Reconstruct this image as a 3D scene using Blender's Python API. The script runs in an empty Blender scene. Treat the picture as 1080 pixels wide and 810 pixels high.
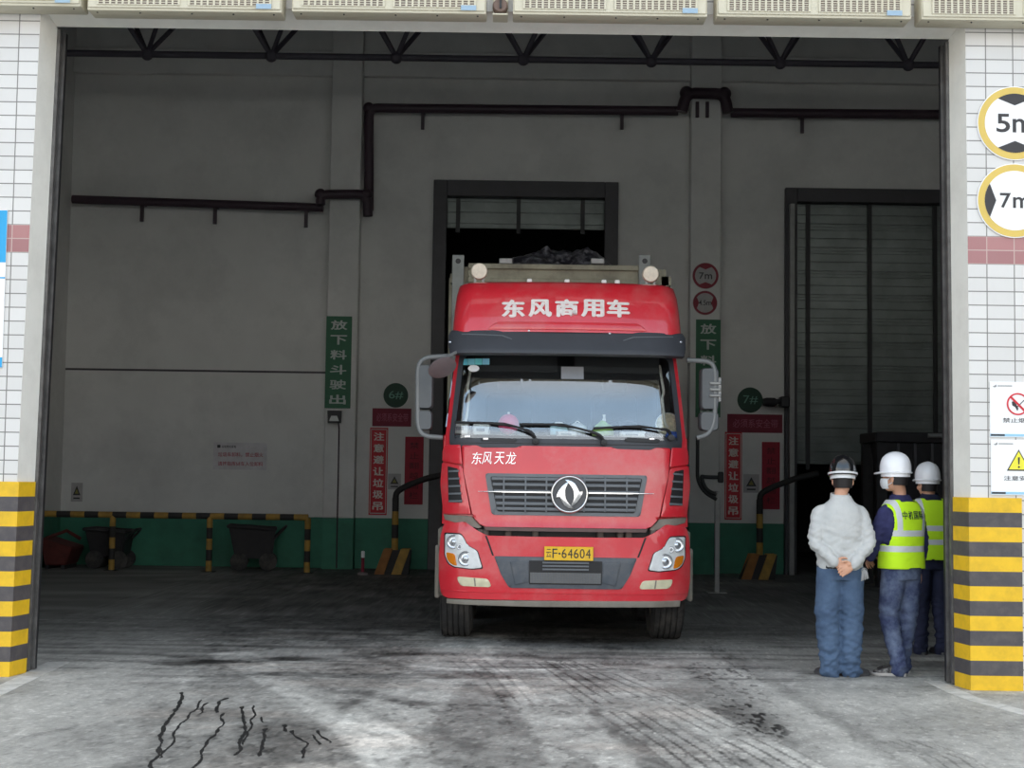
import bpy, bmesh, math, random
import numpy as np
from mathutils import Vector, Matrix, noise
random.seed(7)
C = bpy.context.scene.collection
PI = math.pi

# ------------------------------------------------------------------ camera
FPX, PITCH, ROLL, CAMH = 1560.0, 0.064, 0.014, 1.6
scene = bpy.context.scene
cd = bpy.data.cameras.new('camera'); cam = bpy.data.objects.new('camera', cd); C.objects.link(cam)
cd.sensor_width = 36.0; cd.lens = FPX / 1080 * 36.0; cd.clip_end = 300
cam.matrix_world = Matrix.Translation((0, 0, CAMH)) @ Matrix.Rotation(PI/2 + PITCH, 4, 'X') @ Matrix.Rotation(ROLL, 4, 'Z')
scene.camera = cam
_R = cam.matrix_world.to_3x3()

def ray(px, py):
    return _R @ Vector(((px - 540) / FPX, (405 - py) / FPX, -1.0))
def at(px, py, Y):
    """point of the place seen at a pixel of the photograph, at distance Y: returns (X, Z)"""
    d = ray(px, py); t = Y / d.y
    return d.x * t, CAMH + d.z * t
def ground(px, py):
    d = ray(px, py); t = -CAMH / d.z
    return d.x * t, d.y * t

# ------------------------------------------------------------------ materials
def lin(c):
    return tuple(((v/255)/12.92 if v/255 <= 0.04045 else ((v/255+0.055)/1.055)**2.4) for v in c) + (1.0,)
class NT:
    def __init__(s, name):
        s.m = bpy.data.materials.new(name); s.m.use_nodes = True
        s.t = s.m.node_tree; s.t.nodes.clear()
        s.out = s.n('ShaderNodeOutputMaterial'); s.co = None
    def n(s, typ, **kw):
        nd = s.t.nodes.new(typ)
        for k, v in kw.items(): setattr(nd, k, v)
        return nd
    def l(s, a, b): s.t.links.new(a, b)
    def inp(s, sock, v):
        if hasattr(v, 'is_linked') or isinstance(v, bpy.types.NodeSocket): s.l(v, sock)
        else: sock.default_value = v
    def obj(s):
        if s.co is None: s.co = s.n('ShaderNodeTexCoord').outputs['Object']
        return s.co
    def xyz(s):
        nd = s.n('ShaderNodeSeparateXYZ'); s.l(s.obj(), nd.inputs[0]); return nd.outputs
    def math(s, op, a, b=0.0, c=0.0):
        nd = s.n('ShaderNodeMath', operation=op)
        s.inp(nd.inputs[0], a); s.inp(nd.inputs[1], b); s.inp(nd.inputs[2], c); return nd.outputs[0]
    def between(s, v, a, b):
        return s.math('MULTIPLY', s.math('GREATER_THAN', v, a), s.math('LESS_THAN', v, b))
    def mix(s, f, a, b, mode='MIX'):
        nd = s.n('ShaderNodeMix', data_type='RGBA', blend_type=mode)
        s.inp(nd.inputs[0], f); s.inp(nd.inputs[6], a); s.inp(nd.inputs[7], b); return nd.outputs[2]
    def noise(s, scale, detail=4, rough=0.6, vec=None, stretch=None):
        nd = s.n('ShaderNodeTexNoise'); nd.inputs['Scale'].default_value = scale
        nd.inputs['Detail'].default_value = detail; nd.inputs['Roughness'].default_value = rough
        v = vec or s.obj()
        if stretch:
            mp = s.n('ShaderNodeMapping'); mp.inputs['Scale'].default_value = stretch; s.l(v, mp.inputs[0]); v = mp.outputs[0]
        s.l(v, nd.inputs['Vector']); return nd.outputs['Fac']
    def ramp(s, f, a, b):
        nd = s.n('ShaderNodeMapRange'); s.inp(nd.inputs[0], f); nd.inputs[1].default_value = a; nd.inputs[2].default_value = b
        return nd.outputs[0]
    def pbr(s, col, rough=0.6, metal=0.0, bump=None, bstr=0.2, bdist=0.01, spec=0.5, coat=0.0, **kw):
        p = s.n('ShaderNodeBsdfPrincipled')
        s.inp(p.inputs['Base Color'], col); s.inp(p.inputs['Roughness'], rough); s.inp(p.inputs['Metallic'], metal)
        p.inputs['Specular IOR Level'].default_value = spec; p.inputs['Coat Weight'].default_value = coat
        for k, v in kw.items(): s.inp(p.inputs[k], v)
        if bump is not None:
            b = s.n('ShaderNodeBump'); b.inputs['Strength'].default_value = bstr; b.inputs['Distance'].default_value = bdist
            s.l(bump, b.inputs['Height']); s.l(b.outputs[0], p.inputs['Normal'])
        s.l(p.outputs[0], s.out.inputs[0]); return s.m

MATS = {}
def mat(name, rgb, rough=0.6, metal=0.0, var=0.12, scale=6.0, bstr=0.15, spec=0.5, coat=0.0, dirt=None, dscale=3.0, damt=0.5, bscale=None):
    """plain procedural material: base colour with gentle noise variation, optional dirt patches, bump"""
    if name in MATS: return MATS[name]
    t = NT(name); c = lin(rgb)
    n = t.noise(scale)
    dark = tuple(v*(1-var) for v in c[:3]) + (1,); lite = tuple(min(1, v*(1+var)) for v in c[:3]) + (1,)
    col = t.mix(t.ramp(n, 0.3, 0.7), dark, lite)
    if dirt:
        d = t.ramp(t.noise(dscale, 6, 0.7), 0.45, 0.75)
        col = t.mix(t.math('MULTIPLY', d, damt), col, lin(dirt))
    MATS[name] = t.pbr(col, rough, metal, t.noise(bscale or scale*8), bstr, 0.004, spec, coat)
    return MATS[name]

# ------------------------------------------------------------------ object helpers
def tag(o, label=None, cat=None, group=None, kind=None):
    if label: o['label'] = label
    if cat: o['category'] = cat
    if group: o['group'] = group
    if kind: o['kind'] = kind
    return o
def thing(name, label, cat, loc=(0, 0, 0), rz=0.0, group=None, kind=None):
    o = bpy.data.objects.new(name, None); C.objects.link(o)
    o.location = loc; o.rotation_euler = (0, 0, rz); o.empty_display_size = 0.1
    return tag(o, label, cat, group, kind)
def mk(name, bm, mats, parent=None, smooth=None, loc=None, recalc=True):
    if recalc: bmesh.ops.recalc_face_normals(bm, faces=bm.faces)
    me = bpy.data.meshes.new(name); bm.to_mesh(me); bm.free()
    for m in (mats if isinstance(mats, (list, tuple)) else [mats]): me.materials.append(m)
    if smooth is not None:
        me.polygons.foreach_set('use_smooth', [True]*len(me.polygons))
        if smooth < 180: me.set_sharp_from_angle(angle=math.radians(smooth))
    o = bpy.data.objects.new(name, me); C.objects.link(o)
    if parent: o.parent = parent
    if loc: o.location = loc
    return o
def copy_tree(o, parent=None):
    c = o.copy(); C.objects.link(c)
    if parent: c.parent = parent
    for ch in list(o.children): copy_tree(ch, c)
    return c
NB = bmesh.new
def box(bm, x0, x1, y0, y1, z0, z1, bev=0.0, mi=0, seg=1):
    if x1 < x0: x0, x1 = x1, x0
    if y1 < y0: y0, y1 = y1, y0
    if z1 < z0: z0, z1 = z1, z0
    r = bmesh.ops.create_cube(bm, size=1)
    vs = r['verts']
    for v in vs: v.co = Vector((x0+(v.co.x+.5)*(x1-x0), y0+(v.co.y+.5)*(y1-y0), z0+(v.co.z+.5)*(z1-z0)))
    fs = set(f for v in vs for f in v.link_faces)
    for f in fs: f.material_index = mi
    if bev > 0:
        es = list(set(e for v in vs for e in v.link_edges))
        rb = bmesh.ops.bevel(bm, geom=es, offset=bev, segments=seg, affect='EDGES', profile=0.5)
        for f in rb['faces']: f.material_index = mi
    return vs
def hexa(bm, p, mi=0):
    """8 points: bottom ring 0-3, top ring 4-7"""
    v = [bm.verts.new(q) for q in p]
    for a in ((3,2,1,0),(4,5,6,7),(0,1,5,4),(1,2,6,5),(2,3,7,6),(3,0,4,7)):
        bm.faces.new([v[i] for i in a]).material_index = mi
def tube(bm, pts, r, seg=10, mi=0, cap=True, flat=None):
    """tube along points; r number or list; flat=(a,b) multipliers in the two cross directions"""
    pts = [Vector(p) for p in pts]; n = len(pts)
    rr = r if isinstance(r, (list, tuple)) else [r]*n
    rings = []; up = None
    for i, p in enumerate(pts):
        d = (pts[min(i+1, n-1)] - pts[max(i-1, 0)]).normalized()
        if up is None:
            up = Vector((0, 0, 1)) if abs(d.z) < 0.9 else Vector((0, 1, 0))
        s = d.cross(up).normalized(); up = s.cross(d).normalized()
        fa, fb = flat or (1, 1)
        rings.append([bm.verts.new(p + s*math.cos(2*PI*k/seg)*rr[i]*fa + up*math.sin(2*PI*k/seg)*rr[i]*fb) for k in range(seg)])
    return skin(bm, rings, mi, cap)
def skin(bm, rings, mi=0, cap=True, closed=True):
    for a, b in zip(rings, rings[1:]):
        m = len(a)
        for k in range(m if closed else m-1):
            try: bm.faces.new((a[k], a[(k+1) % m], b[(k+1) % m], b[k])).material_index = mi
            except ValueError: pass
    if cap:
        for rg in (list(reversed(rings[0])), rings[-1]):
            try: bm.faces.new(rg).material_index = mi
            except ValueError: pass
    return rings
def arc(pts, rad=0.05, n=5):
    """round the inner corners of a polyline"""
    pts = [Vector(p) for p in pts]; out = [pts[0]]
    for a, b, c in zip(pts, pts[1:], pts[2:]):
        l1 = min(rad, (a-b).length*0.49); l2 = min(rad, (c-b).length*0.49)
        p, q = b + (a-b).normalized()*l1, b + (c-b).normalized()*l2
        for i in range(n+1):
            t = i/n; out.append(p*(1-t)**2 + b*2*t*(1-t) + q*t*t)
    out.append(pts[-1]); return out
def lathe(bm, prof, M=Matrix.Identity(4), seg=32, mi=0, cap=False):
    """prof: (radius, height) about local Z, placed by M"""
    rings = [[bm.verts.new(M @ Vector((r*math.cos(2*PI*k/seg), r*math.sin(2*PI*k/seg), h))) for k in range(seg)] for r, h in prof]
    return skin(bm, rings, mi, cap)
def prism(bm, outline, y0, y1, mi=0, bev=0.0, seg=2):
    """outline of (x, z) facing -Y, from y0 (front) to y1 (back)"""
    a = 0
    for (p, q), (r, s) in zip(outline, outline[1:]+outline[:1]): a += p*s - r*q
    if a < 0: outline = outline[::-1]
    f = [bm.verts.new((x, y0, z)) for x, z in outline]; b = [bm.verts.new((x, y1, z)) for x, z in outline]
    ff = bm.faces.new(f); ff.material_index = mi
    bm.faces.new(b[::-1]).material_index = mi
    n = len(f)
    for k in range(n): bm.faces.new((f[k], b[k], b[(k+1) % n], f[(k+1) % n])).material_index = mi
    if bev > 0:
        rb = bmesh.ops.bevel(bm, geom=list(ff.edges), offset=bev, segments=seg, affect='EDGES', profile=0.5)
        for g in rb['faces']: g.material_index = mi
    return f + b
def circle(cx, cz, r, n=40, a0=0.0, a1=2*PI, rz=None):
    full = abs(a1-a0-2*PI) < 1e-6
    return [(cx+r*math.cos(a0+(a1-a0)*k/(n if full else n-1)), cz+(rz or r)*math.sin(a0+(a1-a0)*k/(n if full else n-1))) for k in range(n)]
def ring_prism(bm, cx, cz, r0, r1, y0, y1, n=48, mi=0):
    def rg(r, y): return [bm.verts.new((cx+r*math.cos(2*PI*k/n), y, cz+r*math.sin(2*PI*k/n))) for k in range(n)]
    a, b, c, d = rg(r0, y0), rg(r1, y0), rg(r1, y1), rg(r0, y1)
    skin(bm, [a, b, c, d, a], mi, cap=False)
_tx = {}
def glyphs(s, bold):
    key = (s, bold)
    if key not in _tx:
        c = bpy.data.curves.new('lettering', 'FONT'); c.body = s; c.offset = bold; c.resolution_u = 4
        o = bpy.data.objects.new('lettering', c); C.objects.link(o)
        bpy.context.view_layer.update()
        ev = o.evaluated_get(bpy.context.evaluated_depsgraph_get()); me = ev.to_mesh()
        V = [tuple(v.co) for v in me.vertices]; F = [tuple(p.vertices) for p in me.polygons]
        ev.to_mesh_clear(); bpy.data.objects.remove(o); bpy.data.curves.remove(c)
        _tx[key] = (V, F)
    return _tx[key]
def text(bm, s, x0, x1, z0, z1, y, depth=0.003, mi=0, bold=0.012, shear=0.0, fn=None, fat=0.0):
    """letters fitted to the box x0..x1, z0..z1 in the plane Y=y facing -Y"""
    V, F = glyphs(s, bold)
    if not V: return
    if fat:
        for k_, (dx_, dz_) in enumerate(((-fat, 0), (fat, 0), (0, -fat*.6), (0, fat*.6))): text(bm, s, x0+dx_, x1+dx_, z0+dz_, z1+dz_, y-.0005*(k_+1), depth, mi, bold, shear, fn)
    xs = [v[0] for v in V]; zs = [v[1] for v in V]
    ax, bx, az, bz = min(xs), max(xs), min(zs), max(zs)
    def P(v):
        u = (v[0]-ax)/max(bx-ax, 1e-6); w = (v[1]-az)/max(bz-az, 1e-6)
        z = z0+w*(z1-z0); x = x0+u*(x1-x0)+shear*(z-z0)
        return x, z
    vs = []
    for v in V:
        x, z = P(v); yy = y + (fn(x, z) if fn else 0.0)
        vs.append(bm.verts.new((x, yy, z)))
    new = []
    for f in F:
        try: g = bm.faces.new([vs[i] for i in f]); g.material_index = mi; new.append(g)
        except ValueError: pass
    r = bmesh.ops.extrude_face_region(bm, geom=new)
    for e in r['geom']:
        if isinstance(e, bmesh.types.BMVert): e.co.y += depth
        elif isinstance(e, bmesh.types.BMFace): e.material_index = mi
def vtext(bm, s, xc, w, zt, zb, y, fill=0.78, **kw):
    h = (zt-zb)/len(s)
    for i, ch in enumerate(s):
        zc = zt-h*(i+.5); text(bm, ch, xc-w/2, xc+w/2, zc-h*fill/2, zc+h*fill/2, y, **kw)
def fuse(bm, voxel, smooth=2, name='fused'):
    """one continuous surface from overlapping closed shapes"""
    bmesh.ops.recalc_face_normals(bm, faces=bm.faces)
    me = bpy.data.meshes.new(name); bm.to_mesh(me); bm.free()
    o = bpy.data.objects.new(name, me); C.objects.link(o)
    m = o.modifiers.new('r', 'REMESH'); m.mode = 'VOXEL'; m.voxel_size = voxel
    if smooth:
        s = o.modifiers.new('s', 'SMOOTH'); s.factor = 0.5; s.iterations = smooth
    bpy.context.view_layer.update()
    ev = o.evaluated_get(bpy.context.evaluated_depsgraph_get())
    out = NB(); tmp = ev.to_mesh(); out.from_mesh(tmp); ev.to_mesh_clear()
    bpy.data.objects.remove(o); bpy.data.meshes.remove(me)
    return out

# ------------------------------------------------------------------ shared materials
M_grey_paint = mat('light_grey_paint', (240, 238, 229), 0.5, var=0.04, scale=2.5, dirt=(180, 175, 165), dscale=1.6, damt=0.3)
M_wall = mat('dirty_white_plaster', (222, 221, 218), 0.85, var=0.05, scale=1.0, dirt=(165, 164, 162), dscale=0.7, damt=0.4)
M_green = mat('green_dado_paint', (60, 128, 104), 0.7, var=0.15, scale=2.0, dirt=(44, 58, 52), dscale=1.5, damt=0.5)
M_roof = mat('dark_roof_sheet', (120, 118, 124), 0.8)
M_steel = mat('dark_truss_paint', (70, 66, 75), 0.6)
M_pipe = mat('dark_pipe_paint', (62, 46, 56), 0.5)
M_frame = mat('door_frame_grey', (66, 64, 68), 0.5)
M_track = mat('worn_track_steel', (104, 102, 100), 0.45, 0.4, var=0.3, scale=9, dirt=(60, 58, 56), dscale=5)
M_black = mat('black_paint', (34, 34, 36), 0.5)
M_yellow = mat('yellow_paint', (232, 186, 30), 0.55, var=0.08, dirt=(150, 120, 40), dscale=7, damt=0.35)
M_guard_black = mat('grey_black_paint', (76, 72, 74), 0.6, var=0.1, dirt=(120, 112, 104), dscale=9, damt=0.35)
M_white = mat('white_enamel', (238, 238, 236), 0.4, var=0.03)
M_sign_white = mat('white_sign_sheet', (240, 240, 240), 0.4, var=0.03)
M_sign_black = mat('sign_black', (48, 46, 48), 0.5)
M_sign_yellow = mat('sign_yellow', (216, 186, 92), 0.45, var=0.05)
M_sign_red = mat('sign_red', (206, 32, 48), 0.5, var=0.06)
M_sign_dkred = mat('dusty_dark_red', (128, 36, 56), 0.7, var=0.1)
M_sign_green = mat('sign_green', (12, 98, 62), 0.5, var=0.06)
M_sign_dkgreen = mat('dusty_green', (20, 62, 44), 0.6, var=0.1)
M_sign_blue = mat('sign_blue', (30, 160, 215), 0.45, var=0.05)
M_pale_blue = mat('pale_blue_print', (150, 200, 225), 0.5, var=0.05)
M_rubber = mat('tyre_rubber', (52, 51, 51), 0.85, var=0.25, scale=8, dirt=(120, 114, 106), dscale=4, damt=0.5)
M_chrome = mat('chrome', (215, 215, 215), 0.18, 1.0, var=0.03, bstr=0.02)
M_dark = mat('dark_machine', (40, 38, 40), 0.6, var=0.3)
M_rust = mat('rusty_red', (92, 40, 36), 0.8, var=0.3)
M_cream = mat('cream_enamel', (206, 200, 179), 0.5, var=0.05, scale=3, dirt=(170, 160, 135), dscale=3, damt=0.4)
M_slot = mat('grille_shadow_grey', (120, 106, 100), 0.8)
M_galv = mat('galvanised_steel', (150, 150, 148), 0.5, 0.3)
SKY, EXPO = 1.0, 0.64
# ================================================================== THE SETTING
YF = 11.7                       # front face of the tiled wall
REV = 0.28                      # depth of the door reveal
YB = 26.0                       # inner face of the back wall
PIL = 25.7                      # face of the pilasters
xl_t = at(43, 12, YF)[0]; xl_b = at(8, 703, YF)[0]
xr_t = at(1018, 28, YF)[0]; xr_b = at(1026, 733, YF)[0]
HDR = 0.5*(at(43, 12, YF)[1] + at(1018, 28, YF)[1]) - .03
def xl(z): return xl_b + (xl_t-xl_b)*z/HDR
def xr(z): return xr_b + (xr_t-xr_b)*z/HDR
XWL, XWR, ZC = at(72, 300, YB)[0], 11.0, 11.4

def tile_mat(name, xoff, zoff, zb0, zb1):
    t = NT(name); o = t.xyz()
    cb = t.n('ShaderNodeCombineXYZ')
    t.l(t.math('SUBTRACT', o[0], xoff), cb.inputs[0]); t.l(t.math('SUBTRACT', o[2], zoff), cb.inputs[1])
    b = t.n('ShaderNodeTexBrick'); b.offset = 0.0; b.squash = 1.0
    t.l(cb.outputs[0], b.inputs['Vector'])
    b.inputs['Scale'].default_value = 1.0; b.inputs['Brick Width'].default_value = 0.2185; b.inputs['Row Height'].default_value = TH
    b.inputs['Mortar Size'].default_value = 0.0045; b.inputs['Mortar Smooth'].default_value = 0.1; b.inputs['Bias'].default_value = 0.0
    b.inputs['Color1'].default_value = lin((216, 214, 211)); b.inputs['Color2'].default_value = lin((207, 205, 202))
    b.inputs['Mortar'].default_value = lin((118, 116, 112))
    r = t.n('ShaderNodeTexBrick'); r.offset = 0.0
    t.l(cb.outputs[0], r.inputs['Vector'])
    for k in ('Scale', 'Brick Width', 'Row Height', 'Mortar Size', 'Mortar Smooth', 'Bias'): r.inputs[k].default_value = b.inputs[k].default_value
    r.inputs['Color1'].default_value = lin((170, 116, 116)); r.inputs['Color2'].default_value = lin((154, 104, 106)); r.inputs['Mortar'].default_value = lin((186, 160, 154))
    m = t.between(o[2], zb0, zb1)
    col = t.mix(m, b.outputs['Color'], r.outputs['Color'])
    st = t.ramp(t.noise(2.2, 6, 0.7, stretch=(1, 1, 0.35)), 0.5, 0.8)
    col = t.mix(t.math('MULTIPLY', st, 0.12), col, lin((170, 165, 158)))
    inv = t.math('SUBTRACT', 1.0, b.outputs['Fac'])
    return t.pbr(col, 0.28, 0, inv, 0.35, 0.004)
TH = 14.72/ (FPX/YF)
zband1 = at(1045, 249.5, YF)[1]; zband0 = zband1 - 2*TH
zbl1 = at(20, 237, YF)[1]; zbl0 = zbl1 - 2*TH
M_tile_r = tile_mat('white_wall_tile', at(1040, 150, YF)[0], zband1, zband0, zband1)
M_tile_l = tile_mat('white_wall_tile_west', at(18, 100, YF)[0], zbl1, zbl0, zbl1)

# front wall with the big opening
bm = NB(); yb = YF+REV
SPL, HSP = 0.05, 0.09           # the reveal is slightly splayed
hexa(bm, [(-16, YF, 0), (xl(0), YF, 0), (xl(0)+SPL, yb, 0), (-16, yb, 0), (-16, YF, HDR+HSP), (xl(HDR), YF, HDR+HSP), (xl(HDR)+SPL, yb, HDR), (-16, yb, HDR)], 0)
hexa(bm, [(xr(0), YF, 0), (18, YF, 0), (18, yb, 0), (xr(0)-SPL, yb, 0), (xr(HDR), YF, HDR+HSP), (18, YF, HDR+HSP), (18, yb, HDR), (xr(HDR)-SPL, yb, HDR)], 1)
WZ0, WZ1 = 6.3, 8.0
wins = [(-7.2+k*2.5, -7.2+k*2.5+2.2) for k in range(7)]
hexa(bm, [(-16, YF, HDR+HSP+.0005), (18, YF, HDR+HSP+.0005), (18, yb, HDR+.0005), (-16, yb, HDR+.0005), (-16, YF, WZ0), (18, YF, WZ0), (18, yb, WZ0), (-16, yb, WZ0)], 1); box(bm, -16, 18, YF, yb, WZ1, 12.2, 0, 1)
e0 = -16
for a, b in wins + [(18, 18)]:
    box(bm, e0, a, YF, yb, WZ0, WZ1, 0, 1); e0 = b
bmesh.ops.recalc_face_normals(bm, faces=bm.faces)
for f in bm.faces:              # reveals, soffit and the inside face are grey paint, only the outside is tiled
    if f.normal.y > -0.5: f.material_index = 2
    if f.normal.y > 0.5: f.material_index = 3
tag(mk('wall_front', bm, [M_tile_l, M_tile_r, M_grey_paint, M_wall], recalc=False), 'white tiled front wall around the wide truck doorway', kind='structure')

M_pane = NT('added_clerestory_pane'); _a = M_pane.n('ShaderNodeBsdfTransparent'); _a.inputs[0].default_value = (.92, .94, .93, 1)
_g = M_pane.n('ShaderNodeBsdfGlossy'); _g.inputs['Roughness'].default_value = .02; _m = M_pane.n('ShaderNodeMixShader'); _m.inputs[0].default_value = .08
M_pane.l(_a.outputs[0], _m.inputs[1]); M_pane.l(_g.outputs[0], _m.inputs[2]); M_pane.l(_m.outputs[0], M_pane.out.inputs[0]); M_pane = M_pane.m
for k, (a, b) in enumerate(wins):            # added clerestory windows, out of view, to brighten the hall
    o = thing('added_window_%d' % (k+1), 'added unseen clerestory glazing that lets daylight into the hall', None, ((a+b)/2, yb-.12, WZ0), kind='structure'); w = (b-a)/2; h = WZ1-WZ0
    bm = NB(); box(bm, -w, -w+.06, 0, .08, 0, h); box(bm, w-.06, w, 0, .08, 0, h); box(bm, -w, w, 0, .08, 0, .06); box(bm, -w, w, 0, .08, h-.06, h); box(bm, -.03, .03, 0, .08, .06, h-.06); mk('added_window_frame', bm, M_grey_paint, o)
    bm = NB(); box(bm, -w+.06, w-.06, .035, .041, .06, h-.06); mk('added_window_pane', bm, M_pane, o)

# roll-up door guide tracks along the inner edge of the reveal
def track(name, sx, fx, label):
    bm = NB()
    def bar(a, b, y0, y1, mi=0):
        z1 = HDR
        hexa(bm, [(fx(0)+sx*a, y0, 0.012), (fx(0)+sx*b, y0, 0.012), (fx(0)+sx*b, y1, 0.012), (fx(0)+sx*a, y1, 0.012),
                  (fx(z1)+sx*a, y0, z1-0.02), (fx(z1)+sx*b, y0, z1-0.02), (fx(z1)+sx*b, y1, z1-0.02), (fx(z1)+sx*a, y1, z1-0.02)], mi)
    bar(0.0, 0.045, yb+.003, yb+.02); bar(0.0, 0.01, yb+.02, yb+0.14); bar(0.038, 0.045, yb+.02, yb+.05)
    bar(0.0, 0.060, yb+0.10, yb+0.115); bar(0.015, 0.025, yb+.03, yb+.09, 1); bar(0.052, 0.060, yb+0.115, yb+0.16, 1)
    tag(mk(name, bm, [M_track, M_black]), label, kind='structure')
track('trim_1', 1, lambda z: xl(z)+SPL-.02, 'dark steel guide rail of the roll-up door, at the west jamb')
track('trim_2', -1, lambda z: xr(z)-SPL+.02, 'dark steel guide rail of the roll-up door, beside the three workers')

# back wall with the two unloading doors
d1x0, d1x1, d1z = at(459, 300, YB)[0], at(648, 300, YB)[0], at(552, 195, YB)[1]
d2x0, d2x1, d2z = at(830, 300, YB)[0], at(1022, 300, YB)[0], at(900, 203, YB)[1]
zd = at(150, 543, YB)[1]
bm = NB()
def wallpiece(x0, x1, z0, z1):
    if z0 < zd:
        box(bm, x0, x1, YB, YB+0.4, z0, zd, 0, 1); z0 = zd
    box(bm, x0, x1, YB, YB+0.4, z0, z1, 0, 0)
wallpiece(XWL-0.3, d1x0, 0, ZC); wallpiece(d1x1, d2x0, 0, ZC); wallpiece(d2x1, XWR+0.3, 0, ZC)
wallpiece(d1x0, d1x1, d1z, ZC); wallpiece(d2x0, d2x1, d2z, ZC)
zs = at(200, 391, YB)[1]
box(bm, XWL, at(346, 391, YB)[0], YB-0.006, YB, zs-0.018, zs+0.018, 0, 2)      # joint line of the render
tag(mk('wall_back', bm, [M_wall, M_green, M_frame]), 'grey back wall of the hall with a green painted foot', kind='structure')
bm = NB(); box(bm, XWL-0.3, XWL, yb, YB+0.4, zd, ZC, 0, 0); box(bm, XWL-0.3, XWL, yb, YB+0.4, 0, zd, 0, 1)
tag(mk('wall_left', bm, [M_wall, M_green]), 'plain side wall of the hall', kind='structure')
bm = NB(); box(bm, XWR, XWR+0.3, yb, YB+0.4, zd, ZC, 0, 0); box(bm, XWR, XWR+0.3, yb, YB+0.4, 0, zd, 0, 1)
tag(mk('wall_right', bm, [M_wall, M_green]), 'plain side wall of the hall behind the workers', kind='structure')
bm = NB(); box(bm, XWL-0.3, XWR+0.3, YF, YB+0.4, ZC, ZC+0.1)
for k in range(60):
    x = XWL + k*(XWR-XWL)/60; box(bm, x, x+0.12, yb+.02, YB-.02, ZC-0.05, ZC+0.001)
tag(mk('ceiling', bm, M_roof), 'dark ribbed sheet roof over the hall', kind='structure')
# the dark refuse bunker behind the doors
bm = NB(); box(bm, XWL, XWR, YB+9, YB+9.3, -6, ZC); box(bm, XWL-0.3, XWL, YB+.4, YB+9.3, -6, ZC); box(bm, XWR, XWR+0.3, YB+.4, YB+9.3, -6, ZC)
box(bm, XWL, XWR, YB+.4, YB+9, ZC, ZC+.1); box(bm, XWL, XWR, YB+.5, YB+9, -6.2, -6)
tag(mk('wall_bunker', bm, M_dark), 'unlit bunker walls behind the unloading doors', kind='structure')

def pilaster(name, pxa, pxb, pya, ztop, label):
    x0, x1 = at(pxa, pya, PIL)[0], at(pxb, pya, PIL)[0]
    bm = NB(); box(bm, x0, x1, PIL, YB-0.002, zd, ztop, 0.012); box(bm, x0, x1, PIL, YB-0.002, 0, zd, 0, 1)
    tag(mk(name, bm, [M_wall, M_green]), label, kind='structure'); return x0, x1
pl = pilaster('wall_pilaster', 345.5, 378, 300, ZC-.06, 'square white pilaster carrying the green sign beside door six')
pr = pilaster('wall_pilaster', 728, 760, 300, ZC-.06, 'square white pilaster carrying the two small height signs')
bm = NB()
zb0, zb1 = at(500, 84, YB)[1], at(500, 58, YB)[1]
for a, b in ((XWL, pl[0]), (pl[1], pr[0]), (pr[1], XWR)): box(bm, a+.002, b-.002, YB-0.14, YB-.002, zb0, zb1, 0.01)
tag(mk('wall_beam', bm, M_wall), 'concrete ring beam high on the back wall', kind='structure')

# unloading doors: frame, shutter of grooved sections
def shutter(bm, x0, x1, z0, z1, y, sec=0.42):
    n = max(1, round((z1-z0)/sec)); h = (z1-z0)/n
    for i in range(n):
        za = z0+i*h
        for (a, b, d) in ((0.02, 0.12, 0), (0.15, 0.5, .012), (0.53, 0.85, .012), (0.88, 0.985, 0)):
            box(bm, x0, x1, y-d, y+0.03, za+a*h, za+b*h, 0.004)
        box(bm, x0, x1, y+0.012, y+0.04, za, za+h)
M_shut = mat('shutter_metal', (118, 124, 122), 0.35, 0.4, var=0.25, scale=1.5, dirt=(140, 146, 142), dscale=2.5, damt=0.5)
def dock_door(name, x0, x1, ztop, zbot, fw, label):
    d = thing(name, label, 'door', ((x0+x1)/2, YB, 0), kind='structure')
    X = (x0+x1)/2; a, b = x0-X, x1-X
    bm = NB()
    box(bm, a-.05, a+fw, -0.12, -.003, 0, ztop+.05, .01); box(bm, b-fw, b+.05, -0.12, -.003, 0, ztop+.05, .01)
    box(bm, a+fw, b-fw, -0.12, .1, ztop-fw*1.25, ztop+.05, .01)
    box(bm, a, a+fw*.55, .0, .3, 0, ztop-.3); box(bm, b-fw*.55, b, .0, .3, 0, ztop-.3)
    mk('door_frame', bm, M_frame, d)
    bm = NB(); shutter(bm, a+fw*.55, b-fw*.55, zbot, ztop-fw*1.2, 0.12)
    mk('shutter', bm, M_shut, d)
    for t in (0.12, 0.46, 0.82):
        bm = NB(); xx = a+(b-a)*t; box(bm, xx-.035, xx+.035, 0.05, 0.1, zbot-.1, ztop-fw*1.2)
        mk('guide_strap', bm, M_black, d)
    return d
dock_door('door_1', d1x0, d1x1, d1z, at(552, 240, YB)[1], 0.19, 'raised shutter door behind the truck')
dock_door('door_2', d2x0, d2x1, d2z, at(900, 490, YB)[1], 0.16, 'half closed shutter door behind the three workers')
# light steel strip down the west jamb of the second door
xs0 = at(835, 400, YB-.2)[0]
bm = NB(); box(bm, xs0-.045, xs0+.045, YB-.24, YB-.13, 0, at(835, 215, YB-.2)[1], .008)
tag(mk('door_guide_post', bm, M_galv), 'tall pale steel post on the jamb of the half closed shutter door', 'post')

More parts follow.
